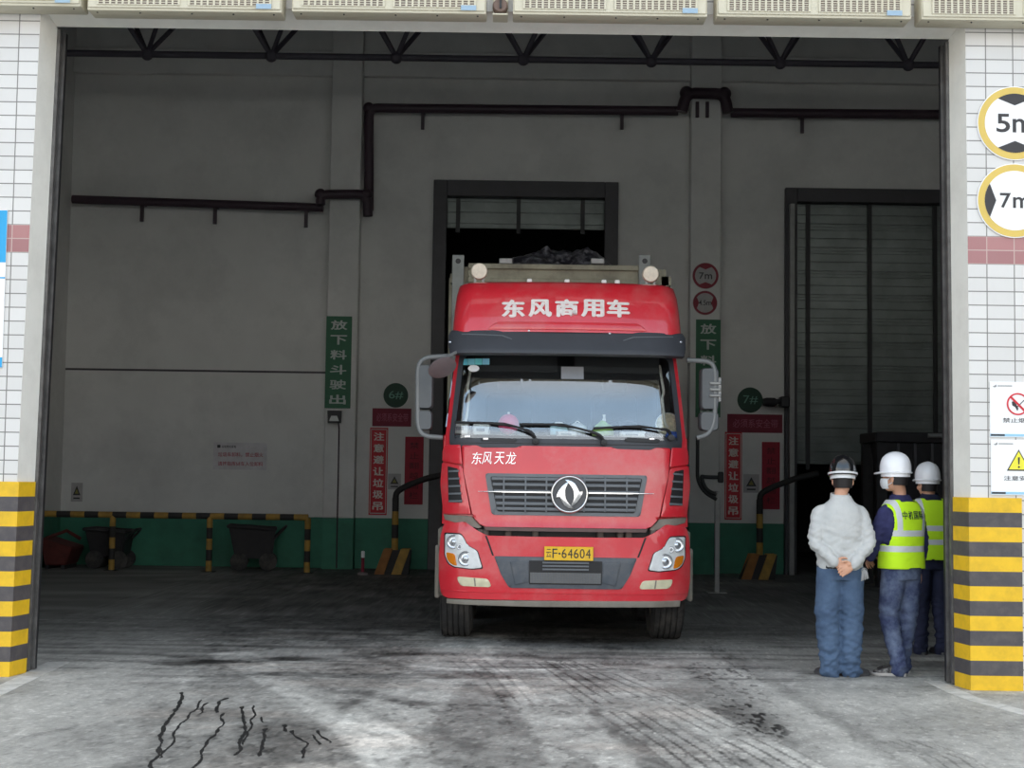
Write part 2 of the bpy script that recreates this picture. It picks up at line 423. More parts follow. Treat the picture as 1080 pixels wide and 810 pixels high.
# roof truss: bottom chord with fans of web members
tr = thing('roof_truss', 'dark steel space truss under the roof with fans of slanted bars', 'roof truss', (0, 23.0, 0), kind='structure')
zc = 0.5*(at(155, 55.5, 23)[1] + at(958, 70, 23)[1])
bm = NB(); tube(bm, [(XWL+.02, 0, zc), (XWR-.02, 0, zc)], 0.055, 8); mk('chord', bm, M_steel, tr, 60)
for dx in (-1, 1):
    bm = NB(); tube(bm, [(XWL+.02, dx*1.0, zc+1.75), (XWR-.02, dx*1.0, zc+1.75)], 0.055, 8); mk('chord', bm, M_steel, tr, 60)
nodes = [at(p, 62, 23)[0] for p in (20, 155, 286, 418, 552, 687, 823, 958, 1092)]
for i, x in enumerate(nodes):
    bm = NB(); bmesh.ops.create_uvsphere(bm, u_segments=12, v_segments=8, radius=0.1, matrix=Matrix.Translation((x, 0, zc))); mk('node', bm, M_steel, tr, 60)
    for sx in (-1.0, 1.0):
        for sy in (-1, 1):
            bm = NB(); tube(bm, [(x, 0, zc), (x+sx*1.0+(0.12*sy), sy*1.0, zc+1.75)], 0.04, 6); mk('web', bm, M_steel, tr, 60)

# pipes on the back wall
def pipe(name, pts, r, hang, label):
    o = thing(name, label, 'pipe', pts[0])
    P0 = Vector(pts[0]); bm = NB(); tube(bm, [Vector(p)-P0 for p in arc(pts, .16, 5)], r, 14); mk('pipe_run', bm, M_pipe, o, 50)
    for p in pts[1:-1]:
        bm = NB(); bmesh.ops.create_uvsphere(bm, u_segments=14, v_segments=8, radius=r*1.22, matrix=Matrix.Translation(Vector(p)-P0+Vector((0, 0, 0)))); mk('elbow', bm, M_pipe, o, 60)
    for h in hang:
        q = Vector(h[:3])-P0; bm = NB()
        box(bm, q.x-.03, q.x+.03, q.y-.02, q.y+.03, q.z-h[3], q.z); box(bm, q.x-.03, q.x+.03, q.y, YB-.0035-P0.y, q.z-.03, q.z+.03)
        mk('bracket', bm, M_pipe, o)
    return o
def w3(px, py, Y): x, z = at(px, py, Y); return (x, Y, z)
YP = YB-0.22
pts = [(XWL+.09, YP, at(62, 210, YP)[1]), w3(341, 219, YP)]
pipe('hanging_pipe', pts, .075, [w3(p, 214+(p-150)*.035, YP)+(.33,) for p in (150, 227, 323)], 'dark pipe sloping along the back wall above the white notice')
yq = PIL-.13
pts = [w3(337, 219, yq), w3(337, 205, yq), w3(388, 204, yq), w3(388, 226, YP)]
pts = [w3(338, 216, yq), w3(338, 205, yq), w3(387, 205, yq), w3(388, 228, yq)]
pipe('hanging_pipe', pts, .085, [], 'short dark pipe bend passing in front of the pilaster beside door six')
pts = [w3(389, 222, YP), w3(389, 114, YP), w3(715, 117, YP)]
pipe('hanging_pipe', pts, .085, [w3(p, 117, YP)+(.33,) for p in (446, 656)], 'dark pipe rising and running level above the truck and its door')
pts = [w3(719, 118, yq), w3(724, 98, yq), w3(764, 99, yq), w3(768, 119, yq)]
pipe('hanging_pipe', pts, .1, [], 'thick dark pipe bridge around the pilaster above the height signs')
pts = [w3(771, 119, YP), w3(1010, 121, YP)]
pipe('hanging_pipe', pts, .085, [w3(846, 121, YP)+(.33,)], 'dark level pipe above the half closed shutter door')
bm = NB()
for p in (735.5, 746):
    x, z = at(p, 112, PIL-.03); box(bm, x-.03, x+.03, PIL-.05, PIL-.003, z-.2, z+.08, .005)
tag(mk('pipe_mount', bm, M_pipe), 'dark twin-bar saddle on the pilaster under the pipe bridge', 'pipe clamp')
# ================================================================== FLOOR: one slab, soiled by traffic
def floor_mesh():
    rng = np.random.default_rng(3)
    xs = np.concatenate([[-60, -30, -16, XWL-.3, -6.5, -5.5], np.arange(-5.0, 5.6, 0.0125), [6.5, 8, XWR+.3, 30, 60]])
    ys = np.concatenate([[-60, -20, 0, 4, 6], np.arange(7.0, 13.0, 0.025), np.arange(13.0, 17, 0.08), np.arange(17.2, YB+.5, .4), [YB+9]])
    X, Y = np.meshgrid(xs, ys)
    nx, ny = len(xs), len(ys)
    def vnoise(sx, sy, seed, oct=4):
        r = np.zeros_like(X); a = 1.0; tot = 0
        for o in range(oct):
            g = np.random.default_rng(seed+o).random((64, 64))
            u = (X*sx*2**o) % 64; v = (Y*sy*2**o) % 64
            i = u.astype(int); j = v.astype(int); fu = u-i; fv = v-j
            fu = fu*fu*(3-2*fu); fv = fv*fv*(3-2*fv)
            i1, j1 = (i+1) % 64, (j+1) % 64
            r += a*(g[i % 64, j % 64]*(1-fu)*(1-fv)+g[i1, j % 64]*fu*(1-fv)+g[i % 64, j1]*(1-fu)*fv+g[i1, j1]*fu*fv)
            tot += a; a *= .55
        return r/tot
    def sd(poly):
        """distance and signed side distance to a ground polyline given in photo pixels, and run length along it"""
        P = [ground(*p) for p in poly]; best = np.full(X.shape, 1e9); side = np.zeros_like(X); run = np.zeros_like(X); acc = 0
        for (ax, ay), (bx, by) in zip(P, P[1:]):
            dx, dy = bx-ax, by-ay; L = math.hypot(dx, dy)
            t = np.clip(((X-ax)*dx+(Y-ay)*dy)/L**2, 0, 1)
            ex, ey = X-(ax+t*dx), Y-(ay+t*dy); d = np.hypot(ex, ey)
            s = (dx*ey-dy*ex)/L
            m = d < best
            best = np.where(m, d, best); side = np.where(m, s, side); run = np.where(m, acc+t*L, run); acc += L
        return best, side, run
    def sm(a, b, v): t = np.clip((v-a)/(b-a), 0, 1); return t*t*(3-2*t)
    n1 = vnoise(.7, .9, 11); n2 = vnoise(3.1, 2.2, 23); n3 = vnoise(11, 8, 37); n4 = vnoise(24, 12, 51, 3)
    streak = vnoise(1.1, 7, 61); streak2 = vnoise(.5, 3.2, 71)
    val = 0.0 + 0.16*(n1-.5) + 0.10*(n2-.5) + 0.10*(n3-.5) + 0.07*(n4-.5)
    # soiled inside of the hall, smeared threshold, brightening painted in against the light falloff
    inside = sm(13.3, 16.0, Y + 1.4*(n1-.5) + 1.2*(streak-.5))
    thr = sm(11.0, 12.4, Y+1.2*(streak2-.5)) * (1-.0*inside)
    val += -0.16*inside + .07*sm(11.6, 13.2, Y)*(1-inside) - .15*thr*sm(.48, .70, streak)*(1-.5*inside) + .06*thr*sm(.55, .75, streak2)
    # darkened lane in the middle
    lane = sm(-2.9, -2.0, X+.5*(n1-.5)+.12*(Y-9)) * (1-sm(1.0, 2.2, X+.7*(n1-.5)))
    val += -0.16*lane*sm(.34, .60, n2*.6+n1*.4)
    # smooth clean apron patch on the left
    d, s, r = sd([(0, 760), (90, 745), (150, 705)])
    val += .05*(1-sm(.4, .9, d))
    def band(poly, w, amt, soft=.08, br=.5, tread=None, ta=0.0, tn=5):
        nonlocal val
        d, s, r = sd(poly)
        ww = w*.5*(1+.25*(n2-.5))
        m = 1-sm(ww-soft, ww+soft, d)
        m *= (1-br)+br*sm(.25, .6, n3*.5+n2*.5)
        val += amt*m
        if tread == 'line':
            g = np.cos(s/w*2*PI*tn); val += ta*np.where(g > .72, -1.3, .35)*m*sm(.25, .4, vnoise(2.0, 2.0, 91))
        if tread == 'lug':
            val += ta*sm(.60, .68, vnoise(26, 9, 201, 2))*m
    band([(505, 672), (455, 715), (400, 765), (340, 830)], .62, .12, .05, .35)
    band([(520, 672), (560, 720), (600, 770), (640, 830)], .48, .14, .045, .3)
    band([(470, 672), (500, 672)], .9, .10, .2)
    band([(245, 690), (330, 735), (400, 780), (440, 830)], .42, .16, .04, .3)
    band([(330, 700), (400, 745), (430, 790)], .5, .05, .1, .5)
    band([(610, 700), (700, 740), (800, 790), (880, 835)], .42, .10, .06, .35, 'line', .115, 4)
    band([(580, 700), (650, 745), (720, 790), (780, 835)], .40, .08, .06, .35, 'line', .115, 4)
    band([(490, 690), (520, 712), (545, 740)], .4, .05, .05, .3, 'line', .07, 4)
    band([(720, 685), (800, 730), (880, 780), (950, 830)], .35, .08, .08, .3)
    band([(770, 690), (840, 735), (900, 770), (960, 815)], .16, -.09, .06, .7)
    band([(750, 680), (785, 715), (800, 745), (815, 775)], .22, -.05, .08, .9, 'lug', -.26)
    band([(735, 700), (775, 740), (800, 770)], .26, -.05, .10, .9, 'lug', -.26)
    band([(960, 785), (1000, 800), (1040, 830)], .3, -.10, .06, .6, 'line', .1, 4)
    band([(690, 720), (690, 690)], .5, .10, .1, .5)
    band([(370, 690), (470, 715), (530, 735)], .16, -.16, .06, .6)
    band([(300, 710), (360, 740), (390, 760)], .24, -.2, .08, .8)
    band([(380, 730), (440, 742)], .22, -.24, .08, .8)
    band([(180, 700), (300, 695), (420, 690), (480, 690)], .25, -.20, .1, .8)
    band([(60, 690), (160, 690), (240, 698)], .16, -.12, .08, .8)
    band([(170, 712), (160, 740), (140, 800)], .12, -.04, .1)
    band([(560, 690), (600, 705), (640, 720)], .4, -.12, .15, .8)
    band([(660, 760), (700, 780)], .5, -.14, .15, .8)
    band([(300, 770), (330, 800)], .5, -.16, .2, .8)
    band([(40, 775), (80, 768)], .12, -.10, .05, .9, 'line', .1, 3)
    band([(500, 695), (560, 696), (610, 700)], .12, .16, .04, .7)
    band([(400, 700), (520, 708), (660, 703)], .05, .16, .03, .8)
    val += -.09*sm(.60, .72, vnoise(5, 2.5, 101))*lane
    val += .12*(rng.random(X.shape) > .9985)*(Y < 13)
    val += (0.06*(vnoise(40, 18, 151, 3)-.5) + .10*(vnoise(16, 9, 161, 3)-.5))*(1+.6*lane)
    val -= .13*sm(.66, .74, vnoise(22, 12, 171, 2))*lane*sm(.45, .6, n2); val += .10*sm(.74, .80, vnoise(30, 20, 181, 2)); val -= .08*sm(.72, .78, vnoise(26, 14, 191, 2))
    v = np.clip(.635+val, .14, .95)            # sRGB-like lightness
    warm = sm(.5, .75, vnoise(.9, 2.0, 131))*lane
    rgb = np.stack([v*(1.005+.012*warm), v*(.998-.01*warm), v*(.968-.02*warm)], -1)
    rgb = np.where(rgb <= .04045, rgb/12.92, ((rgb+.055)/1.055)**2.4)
    Z = np.zeros_like(X); Z[Y > YB+.35] = -.0
    verts = np.stack([X, Y, Z], -1).reshape(-1, 3)
    idx = np.arange(nx*ny).reshape(ny, nx)
    quads = np.stack([idx[:-1, :-1], idx[:-1, 1:], idx[1:, 1:], idx[1:, :-1]], -1).reshape(-1, 4)
    me = bpy.data.meshes.new('floor')
    V = verts.tolist(); F = quads.tolist(); nq = len(F)
    # tarry cracks lying in the concrete
    rnd = random.Random(5); cv = []
    cracks = [([(192, 730), (189, 742), (172, 772), (168, 786), (160, 815)], .05), ([(212, 738), (200, 754), (186, 770), (180, 786), (168, 800)], .03),
              ([(220, 741), (208, 754)], .035), ([(241, 736), (232, 740), (228, 752)], .045), ([(237, 752), (231, 770), (216, 786), (205, 812)], .035),
              ([(257, 745), (259, 768), (254, 782), (247, 797)], .042), ([(267, 744), (264, 770), (256, 786)], .03), ([(282, 768), (280, 782), (273, 798)], .042),
              ([(275, 756), (276, 762), (284, 762)], .03), ([(301, 764), (302, 772)], .045), ([(310, 770), (318, 780), (325, 784), (319, 800)], .038),
              ([(336, 770), (347, 784)], .035), ([(330, 775), (336, 786)], .03)]
    for pl, w in cracks:
        Q = [Vector(ground(*p)) for p in pl]; pts = []
        for a, b in zip(Q, Q[1:]):
            n = max(2, int((b-a).length/.035))
            for i in range(n): pts.append(a.lerp(b, i/n))
        pts.append(Q[-1])
        for i in range(1, len(pts)-1): pts[i] = pts[i] + Vector((.035*noise.noise(Vector((i*.12, w*90, 3.1)))+rnd.uniform(-.003, .003), 0))
        row = []
        for i, p in enumerate(pts):
            d = (pts[min(i+1, len(pts)-1)]-pts[max(i-1, 0)]).normalized(); s = Vector((-d.y, d.x))
            ww = w*.5*(.48+.5*noise.noise(Vector((i*.35, w*70, 9))))*(0.25 if i in (0, len(pts)-1) else 1)
            for q in (p+s*ww, p-s*ww): row.append(len(V)); V.append((q.x, q.y, .0015))
        for i in range(len(pts)-1): F.append([row[2*i], row[2*i+1], row[2*i+3], row[2*i+2]])
    me.from_pydata(V, [], F)
    ca = me.color_attributes.new('soil_and_light', 'FLOAT_COLOR', 'POINT')
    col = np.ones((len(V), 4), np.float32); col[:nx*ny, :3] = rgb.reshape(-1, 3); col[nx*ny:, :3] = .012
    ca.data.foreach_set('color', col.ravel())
    t = NT('soiled_concrete'); a = t.n('ShaderNodeAttribute'); a.attribute_name = 'soil_and_light'
    nz = t.noise(38, 5, .7); nz2 = t.noise(130, 3, .6)
    k = t.math('ADD', t.math('MULTIPLY', nz, .9), t.math('MULTIPLY', nz2, .75))
    k = t.math('ADD', k, .175)
    cb = t.n('ShaderNodeCombineXYZ')
    for i in range(3): t.l(k, cb.inputs[i])
    c = t.mix(1.0, a.outputs['Color'], cb.outputs[0], 'MULTIPLY')
    t.pbr(c, t.math('ADD', t.math('MULTIPLY', t.noise(2.5, 4), .3), .5), 0, t.noise(60, 6, .7), .35, .006, spec=.4)
    me.materials.append(t.m)
    fl = bpy.data.objects.new('floor', me); C.objects.link(fl)
    me.polygons.foreach_set('material_index', [0]*len(F))
    tag(fl, 'grey concrete ground running from the soiled apron into the hall', kind='structure')
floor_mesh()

M_line = mat('worn_white_line', (208, 207, 202), .7, var=.1, scale=9, dirt=(150, 148, 142), dscale=6, damt=.8)
def gline(name, quads, label):
    bm = NB()
    for q in quads:
        v = [ground(*p) for p in q]
        lo = [bm.verts.new((x, y, .0005)) for x, y in v]; hi = [bm.verts.new((x, y, .003)) for x, y in v]
        bm.faces.new(hi); bm.faces.new(lo[::-1])
        for i in range(4): bm.faces.new((lo[i], lo[(i+1) % 4], hi[(i+1) % 4], hi[i]))
    tag(mk(name, bm, M_line), label, kind='structure')
gline('ground_marking', [[(-40, 754), (-40, 742), (50, 698.5), (74, 698.5)]], 'painted white line slanting to the striped guard at the west corner')
gline('ground_marking', [[(976, 719), (992, 718.5), (1013, 728), (997, 729.5)], [(998, 730), (1014, 728.5), (1032, 736), (1018, 737.5)], [(1019, 738), (1033, 736.5), (1062, 744), (1052, 747)], [(1053, 747.5), (1063, 744.5), (1110, 757), (1110, 763)]],
      'worn white dashed line running out past the striped guard beside the workers')
# ================================================================== FRONT WALL FITTINGS
def guard(name, sx, fx, xin_px, ytop, ybot, label):
    """striped painted guard wrapped around a door corner: front face and reveal"""
    zt = at(*ytop, YF)[1]; n = 13
    bm = NB(); th = .022; g = .003
    for i in range(n):
        z0 = zt*i/n + (0.001 if i == 0 else 0); z1 = zt*(i+1)/n; mi = 0 if i % 2 == 0 else 1
        a0, a1 = fx(z0), fx(z1)
        i0, i1 = -sx*th, -sx*g          # into the opening
        xo = xin_px
        # front plate
        hexa(bm, [(a0-sx*th, YF-th, z0), (xo, YF-th, z0), (xo, YF-g, z0), (a0-sx*g, YF-g, z0),
                  (a1-sx*th, YF-th, z1), (xo, YF-th, z1), (xo, YF-g, z1), (a1-sx*g, YF-g, z1)], mi)
        # plate on the reveal
        ye = YF+REV-.03
        sp = sx*SPL*(ye-YF)/REV
        hexa(bm, [(a0-sx*th, YF-th, z0), (a0-sx*g, YF-g, z0), (a0-sx*g-sp, ye, z0), (a0-sx*th-sp, ye, z0),
                  (a1-sx*th, YF-th, z1), (a1-sx*g, YF-g, z1), (a1-sx*g-sp, ye, z1), (a1-sx*th-sp, ye, z1)], mi)
    o = mk(name, bm, [M_yellow, M_guard_black])
    return tag(o, label, 'corner guard', 'striped corner guards of the doorway')
guard('corner_guard', 1, xr, at(1077.5, 620, YF)[0], (1050, 525), None, 'yellow and black striped corner guard beside the three workers')
guard('corner_guard', -1, xl, at(-30, 620, YF)[0], (10, 508), None, 'yellow and black striped corner guard at the corner away from the workers')

def round_sign(name, px, py, rpx, Y, label, ring, ringw, field, glyph, horiz, group=None, bold=.03):
    X, Z = at(px, py, Y); r = rpx*Y/FPX
    o = thing(name, label, 'road sign', (X, Y-.004, Z), group=group)
    bm = NB(); prism(bm, circle(0, 0, r, 64), -.010, 0, 0, .002); mk('sign_plate', bm, field, o, 40)
    bm = NB(); ring_prism(bm, 0, 0, r*.8, r*.975, -.0125, -.0101, 64); mk('coloured_ring', bm, ring, o, 40)
    bm = NB(); prism(bm, circle(0, 0, r*(1-ringw), 64), -.0145, -.0121); mk('white_field', bm, field, o)
    ri = r*(1-ringw)
    for s in (-1, 1):               # opposed wedges
        bm = NB()
        a = math.radians(34)
        if horiz: pts = [(s*ri*math.cos(t), ri*math.sin(t)) for t in np.linspace(-a, a, 12)] + [(s*ri*.62, 0)]
        else: pts = [(ri*math.sin(t), s*ri*math.cos(t)) for t in np.linspace(-a, a, 12)] + [(0, s*ri*.60)]
        prism(bm, pts, -.0165, -.0146); mk('wedge', bm, M_sign_black if ring is not M_ring_red else M_ring_red, o)
    bm = NB(); n_ = len(glyph)-1
    if n_ == 1:
        k = .8 if horiz else 1.0
        text(bm, glyph[0], -.49*r*k, -.13*r*k, -.25*r*k, .25*r*k, -.0172, .0025, 0, .012); text(bm, 'm', -.06*r*k, .50*r*k, -.25*r*k, .12*r*k, -.0172, .0025, 0, .012)
    else:
        text(bm, glyph[:-1], -.52*r, .08*r, -.20*r, .22*r, -.0172, .0025, 0, .01); text(bm, 'm', .12*r, .52*r, -.20*r, .1*r, -.0172, .0025, 0, .01)
    mk('lettering', bm, M_sign_black, o)
    return o
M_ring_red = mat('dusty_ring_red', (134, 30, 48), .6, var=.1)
round_sign('height_limit_sign', 1069.5, 130.5, 40, YF, 'round yellow rimmed 5m height limit sign on the tiled wall', M_sign_yellow, .2, M_sign_white, '5m', False)
round_sign('width_limit_sign', 1069.5, 212, 40, YF, 'round yellow rimmed 7m width limit sign under the 5m sign', M_sign_yellow, .2, M_sign_white, '7m', True)

def safety_notice(pxa, pxb, pya, pyb, label, kind):
    x0, z1 = at(pxa, pya, YF); x1, _ = at(pxb, pya, YF); z0 = at(pxa, pyb, YF)[1]
    X, Z = (x0+x1)/2, z0; W, H = x1-x0, z1-z0; a = -W/2
    o = thing('safety_notice_sign', label, 'notice', (X, YF-.003, Z), group='white safety notices on the tiled wall')
    bm = NB(); box(bm, -W/2, W/2, -.008, 0, 0, H, .0015); mk('sign_board', bm, M_sign_white, o)
    bm = NB(); box(bm, a, W/2, -.0092, -.0081, .015*H, .06*H, mi=0); box(bm, a+.005, a+W*.26, -.0104, -.0093, .022*H, .055*H, mi=1)
    mk('footer_stripe', bm, [M_pale_blue, M_sign_black], o)
    bm = NB(); prism(bm, [(a+.05*W, .91*H), (a+.12*W, .95*H), (a+.12*W, .91*H), (a+.085*W, .895*H)], -.0096, -.0081)
    box(bm, a+.14*W, a+.40*W, -.0096, -.0081, .915*H, .935*H); mk('company_mark', bm, M_galv, o)
    c = 0.0; r = .2*W; zc = .60*H
    if kind == 'fire':
        bm = NB(); ring_prism(bm, c, zc, r*.86, r, -.0125, -.0081); mk('red_ring', bm, M_sign_red, o, 40)
        bm = NB()
        prism(bm, [(c-.55*r, zc+.2*r), (c-.3*r, zc+.28*r), (c-.12*r, zc-.05*r), (c+.06*r, zc-.42*r), (c-.05*r, zc-.62*r), (c-.22*r, zc-.3*r), (c-.5*r, zc-.12*r)], -.0100, -.0081)
        prism(bm, [(c-.05*r, zc-.2*r), (c+.58*r, zc+.42*r), (c+.62*r, zc+.36*r), (c, zc-.28*r)], -.0100, -.0081); mk('match_symbol', bm, M_sign_black, o)
        bm = NB(); s = .7*r; w = .07*r
        prism(bm, [(c-s-w, zc+s-w), (c-s+w, zc+s+w), (c+s+w, zc-s+w), (c+s-w, zc-s-w)], -.0118, -.0101); mk('red_slash', bm, M_sign_red, o)
        t = '禁止烟火'
    else:
        def tri(k, zoff=0): return [(c, zc+1.12*r*k+zoff), (c+1.08*r*k, zc-.8*r*k+zoff), (c-1.08*r*k, zc-.8*r*k+zoff)]
        bm = NB(); prism(bm, tri(1.0), -.0100, -.0081); mk('triangle_border', bm, M_sign_black, o)
        bm = NB(); prism(bm, tri(.84), -.0116, -.0101); mk('yellow_triangle', bm, mat('warning_yellow', (236, 226, 60), .45, var=.04), o)
        bm = NB(); prism(bm, [(c-.09*r, zc+.42*r), (c+.09*r, zc+.42*r), (c+.05*r, zc-.22*r), (c-.05*r, zc-.22*r)], -.0132, -.0117)
        prism(bm, circle(c, zc-.45*r, .09*r, 16), -.0132, -.0117); mk('exclamation_mark', bm, M_sign_black, o)
        t = '注意安全'
    bm = NB(); text(bm, t, c-.27*W, c+.28*W, .265*H, .35*H, -.0105, .002, 0, .0); mk('lettering', bm, M_sign_black, o)
safety_notice(1043.5, 1102, 402.5, 461, 'white notice with a red no fire symbol, fixed above the yellow triangle notice', 'fire')
safety_notice(1044.5, 1103, 463.5, 522, 'white notice with a yellow warning triangle, just above the striped guard', 'warn')

# notice board cut by the picture edge
x1, zt = at(8.6, 222, YF); zb = at(3, 388, YF)[1]
o = thing('notice_board_sign', 'tall white board with blue bands on the tiled wall', 'notice board', (x1-.35, YF-.003, zb))
H = zt-zb
bm = NB(); box(bm, -.35, .35, -.012, 0, 0, H, .002); mk('board', bm, M_sign_white, o)
f = lambda py: at(5, py, YF)[1]-zb
bm = NB(); box(bm, -.35, .35, -.0136, -.0121, f(277), H-.002); mk('blue_header', bm, M_sign_blue, o)
for a_, b_ in ((f(294), f(292.5)), (f(388)+.003, f(377))):
    bm = NB(); box(bm, -.35, .35, -.0136, -.0121, a_, b_); mk('blue_stripe', bm, M_sign_blue, o)

# air curtain units over the doorway
YU = YF-.24
def air_curtain_proto():
    o = thing('air_curtain', 'air curtain at the row end above the blue banded notice board', 'air curtain', (0, YU, 0), group='air curtain units in the row over the doorway')
    W, H = 1.545, .30
    bm = NB(); box(bm, -W/2+.004, W/2-.004, .012, .232, 0, H, .012, 0, 2)
    box(bm, -W/2+.012, W/2-.012, 0, .014, .02, H-.01, .006); mk('casing', bm, M_cream, o, 40)
    for s in (-1, 1):
        cx = s*.36; w = .32
        bm = NB(); box(bm, cx-w, cx+w, -.003, -.0005, .045, H-.03); g = mk('inlet_grille', bm, M_slot, o)
        bm = NB(); n = 13
        for k in range(n+1):
            x = cx-w+2*w*k/n; box(bm, x-.008, x+.008, -.011, -.0031, .042, H-.027)
        for k in range(13):
            z = .047+k*.0184; box(bm, cx-w, cx+w, -.008, -.0031, z-.0032, z+.0032)
        mk('grille_bars', bm, M_cream, g)
    for x in (-.7, -.36, .05, .38, .7):
        bm = NB(); lathe(bm, [(0, .0), (.007, 0), (.007, -.006), (0, -.006)], Matrix.Translation((x, .06, -.0005)), 10); mk('screw', bm, M_black, o)
    bm = NB(); box(bm, .57, .69, -.0125, -.0115, .022, .062); mk('blue_sticker', bm, mat('sticker_blue', (150, 176, 196), .5), o)
    return o
ac = air_curtain_proto()
ac_px = [(-18, 5.0, 'air curtain at the row end above the blue banded notice board'),
         (194, 11.5, 'second air curtain from the notice board end of the row'),
         (410, 13.0, 'air curtain just before the round motor cap, towards the notice board'),
         (643.5, 16.0, 'air curtain next to the round motor cap, over the truck'),
         (859, 18.5, 'second air curtain from the round signs end of the row'),
         (1075, 21.5, 'air curtain at the row end above the round limit signs')]
for i, (px, py, lab) in enumerate(ac_px):
    c = ac if i == 0 else copy_tree(ac)
    X, Z = at(px, py, YU); c.location = (X, YU, Z); c['label'] = lab
X, Z = at(527.5, 15.5, YU+.02)
o = thing('motor_cap', 'round brown motor end in the gap between two air curtains', 'motor', (X, YU+.02, Z))
bm = NB(); box(bm, -.06, .06, .0, .2, 0, .012, .003); box(bm, -.06, .06, .16, .212, .012, .3, .003); mk('mount_plate', bm, M_cream, o)
bm = NB(); lathe(bm, [(0, -.0), (.05, .0), (.06, .02), (.062, .06), (.05, .15), (0, .15)], Matrix.Translation((0, 0, .078)) @ Matrix.Rotation(-PI/2, 4, 'X'), 28); mk('motor_body', bm, mat('brown_motor', (112, 92, 82), .7, var=.2), o, 40)
bm = NB(); box(bm, -.006, .01, -.012, -.001, .05, .2); mk('cable', bm, M_black, o)

# ================================================================== BACK WALL SIGNS
def plate(name, pxa, pya, pxb, pyb, Y, label, cat, m, th=.012, group=None):
    x0, z1 = at(pxa, pya, Y); x1, _ = at(pxb, pya, Y); z0 = at(pxa, pyb, Y)[1]
    o = thing(name, label, cat, ((x0+x1)/2, Y-.004, z0), group=group)
    W, H = x1-x0, z1-z0
    bm = NB(); box(bm, -W/2, W/2, -th, 0, 0, H, .002); mk('sign_board', bm, m, o)
    return o, W, H
M_sign_ink = mat('pale_lettering', (190, 200, 194), .6, var=.05)
o, W, H = plate('driving_sign', 344.5, 333.5, 371.5, 430.5, PIL, 'tall green sign with six white characters, above the floodlight on its pilaster', 'sign', M_sign_green, group='green vertical signs on the pilasters')
bm = NB(); vtext(bm, '放下料斗驶出', 0, W*.62, H*.985, H*.015, -.0155, .62, depth=.003, bold=.006, fat=.006); mk('lettering', bm, M_sign_ink, o)
o, W, H = plate('driving_sign', 734, 337, 760, 440, PIL, 'tall green sign under the two small round signs, half behind the truck mirror', 'sign', M_sign_green, group='green vertical signs on the pilasters')
bm = NB(); vtext(bm, '放下料斗驶出', 0, W*.62, H*.985, H*.015, -.0155, .62, depth=.003, bold=.006, fat=.006); mk('lettering', bm, M_sign_ink, o)
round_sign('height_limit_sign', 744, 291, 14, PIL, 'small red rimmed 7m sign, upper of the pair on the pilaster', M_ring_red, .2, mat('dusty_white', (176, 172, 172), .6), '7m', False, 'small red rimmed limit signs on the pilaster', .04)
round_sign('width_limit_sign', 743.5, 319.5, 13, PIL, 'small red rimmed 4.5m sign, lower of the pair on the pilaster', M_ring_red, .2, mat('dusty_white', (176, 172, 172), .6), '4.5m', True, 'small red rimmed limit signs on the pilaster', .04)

def bay_number(px, py, r, s, label):
    X, Z = at(px, py, YB); r = r*YB/FPX
    o = thing('bay_number_sign', label, 'sign', (X, YB-.004, Z), group='round bay number signs')
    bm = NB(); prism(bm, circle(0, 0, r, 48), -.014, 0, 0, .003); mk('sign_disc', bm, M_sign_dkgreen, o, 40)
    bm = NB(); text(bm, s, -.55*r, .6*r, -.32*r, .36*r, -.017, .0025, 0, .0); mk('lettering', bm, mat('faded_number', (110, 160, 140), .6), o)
bay_number(417.5, 417, 13, '6#', 'round dark green sign reading 6#, beside the truck mirror')
bay_number(791, 422, 13.4, '7#', 'round dark green sign reading 7#, near the half closed shutter')
M_ink_red = mat('faded_red_print', (176, 96, 116), .7)
for (a, b, c, d, w) in ((393, 430.5, 434, 449.5, 'under the 6# disc'), (767, 436.6, 825, 456, 'under the 7# disc')):
    o, W, H = plate('harness_sign', a, b, c, d, YB, 'dark red horizontal sign ' + w, 'sign', M_sign_dkred, group='dark red horizontal signs')
    bm = NB(); text(bm, '必须系安全带', -W*.40, W*.42, H*.27, H*.74, -.0155, .003, 0, .004); mk('lettering', bm, M_ink_red, o)
for (a, b, c, d, w) in ((390.5, 451, 409.5, 543, '6#'), (764.5, 455.5, 782.5, 548, '7#')):
    o, W, H = plate('crane_warning_sign', a, b, c, d, YB, 'bright red vertical sign with white characters, below the %s disc' % w, 'sign', mat('sign_red_matte', (196, 26, 42), .6, var=.05), group='red vertical crane warnings')
    bm = NB()
    for x in (-W*.43, W*.43): box(bm, x-.006, x+.006, -.0136, -.0121, H*.02, H*.98)
    for z in (H*.02, H*.98): box(bm, -W*.43, W*.43, -.0136, -.0121, z-.006, z+.006)
    mk('white_outline', bm, M_sign_ink, o)
    bm = NB(); vtext(bm, '注意避让垃圾吊', 0, W*.56, H*.965, H*.035, -.0155, .70, depth=.003, bold=.006, fat=.005); mk('lettering', bm, mat('cream_lettering', (222, 212, 205), .6), o)
for (a, b, c, d, w) in ((427.5, 460.5, 447, 532, '6#'), (803.5, 466, 822.5, 537, '7#')):
    o, W, H = plate('railing_warning_sign', a, b, c, d, YB, 'dusty red vertical sign with dark characters, right of the %s crane warning' % w, 'sign', mat('dusty_red_board', (160, 34, 52), .7), group='dusty red vertical signs')
    bm = NB(); vtext(bm, '禁止翻越围栏', 0, W*.5, H*.94, H*.06, -.0155, .66, depth=.003, bold=.004); mk('lettering', bm, mat('dark_red_ink', (84, 20, 34), .7), o)
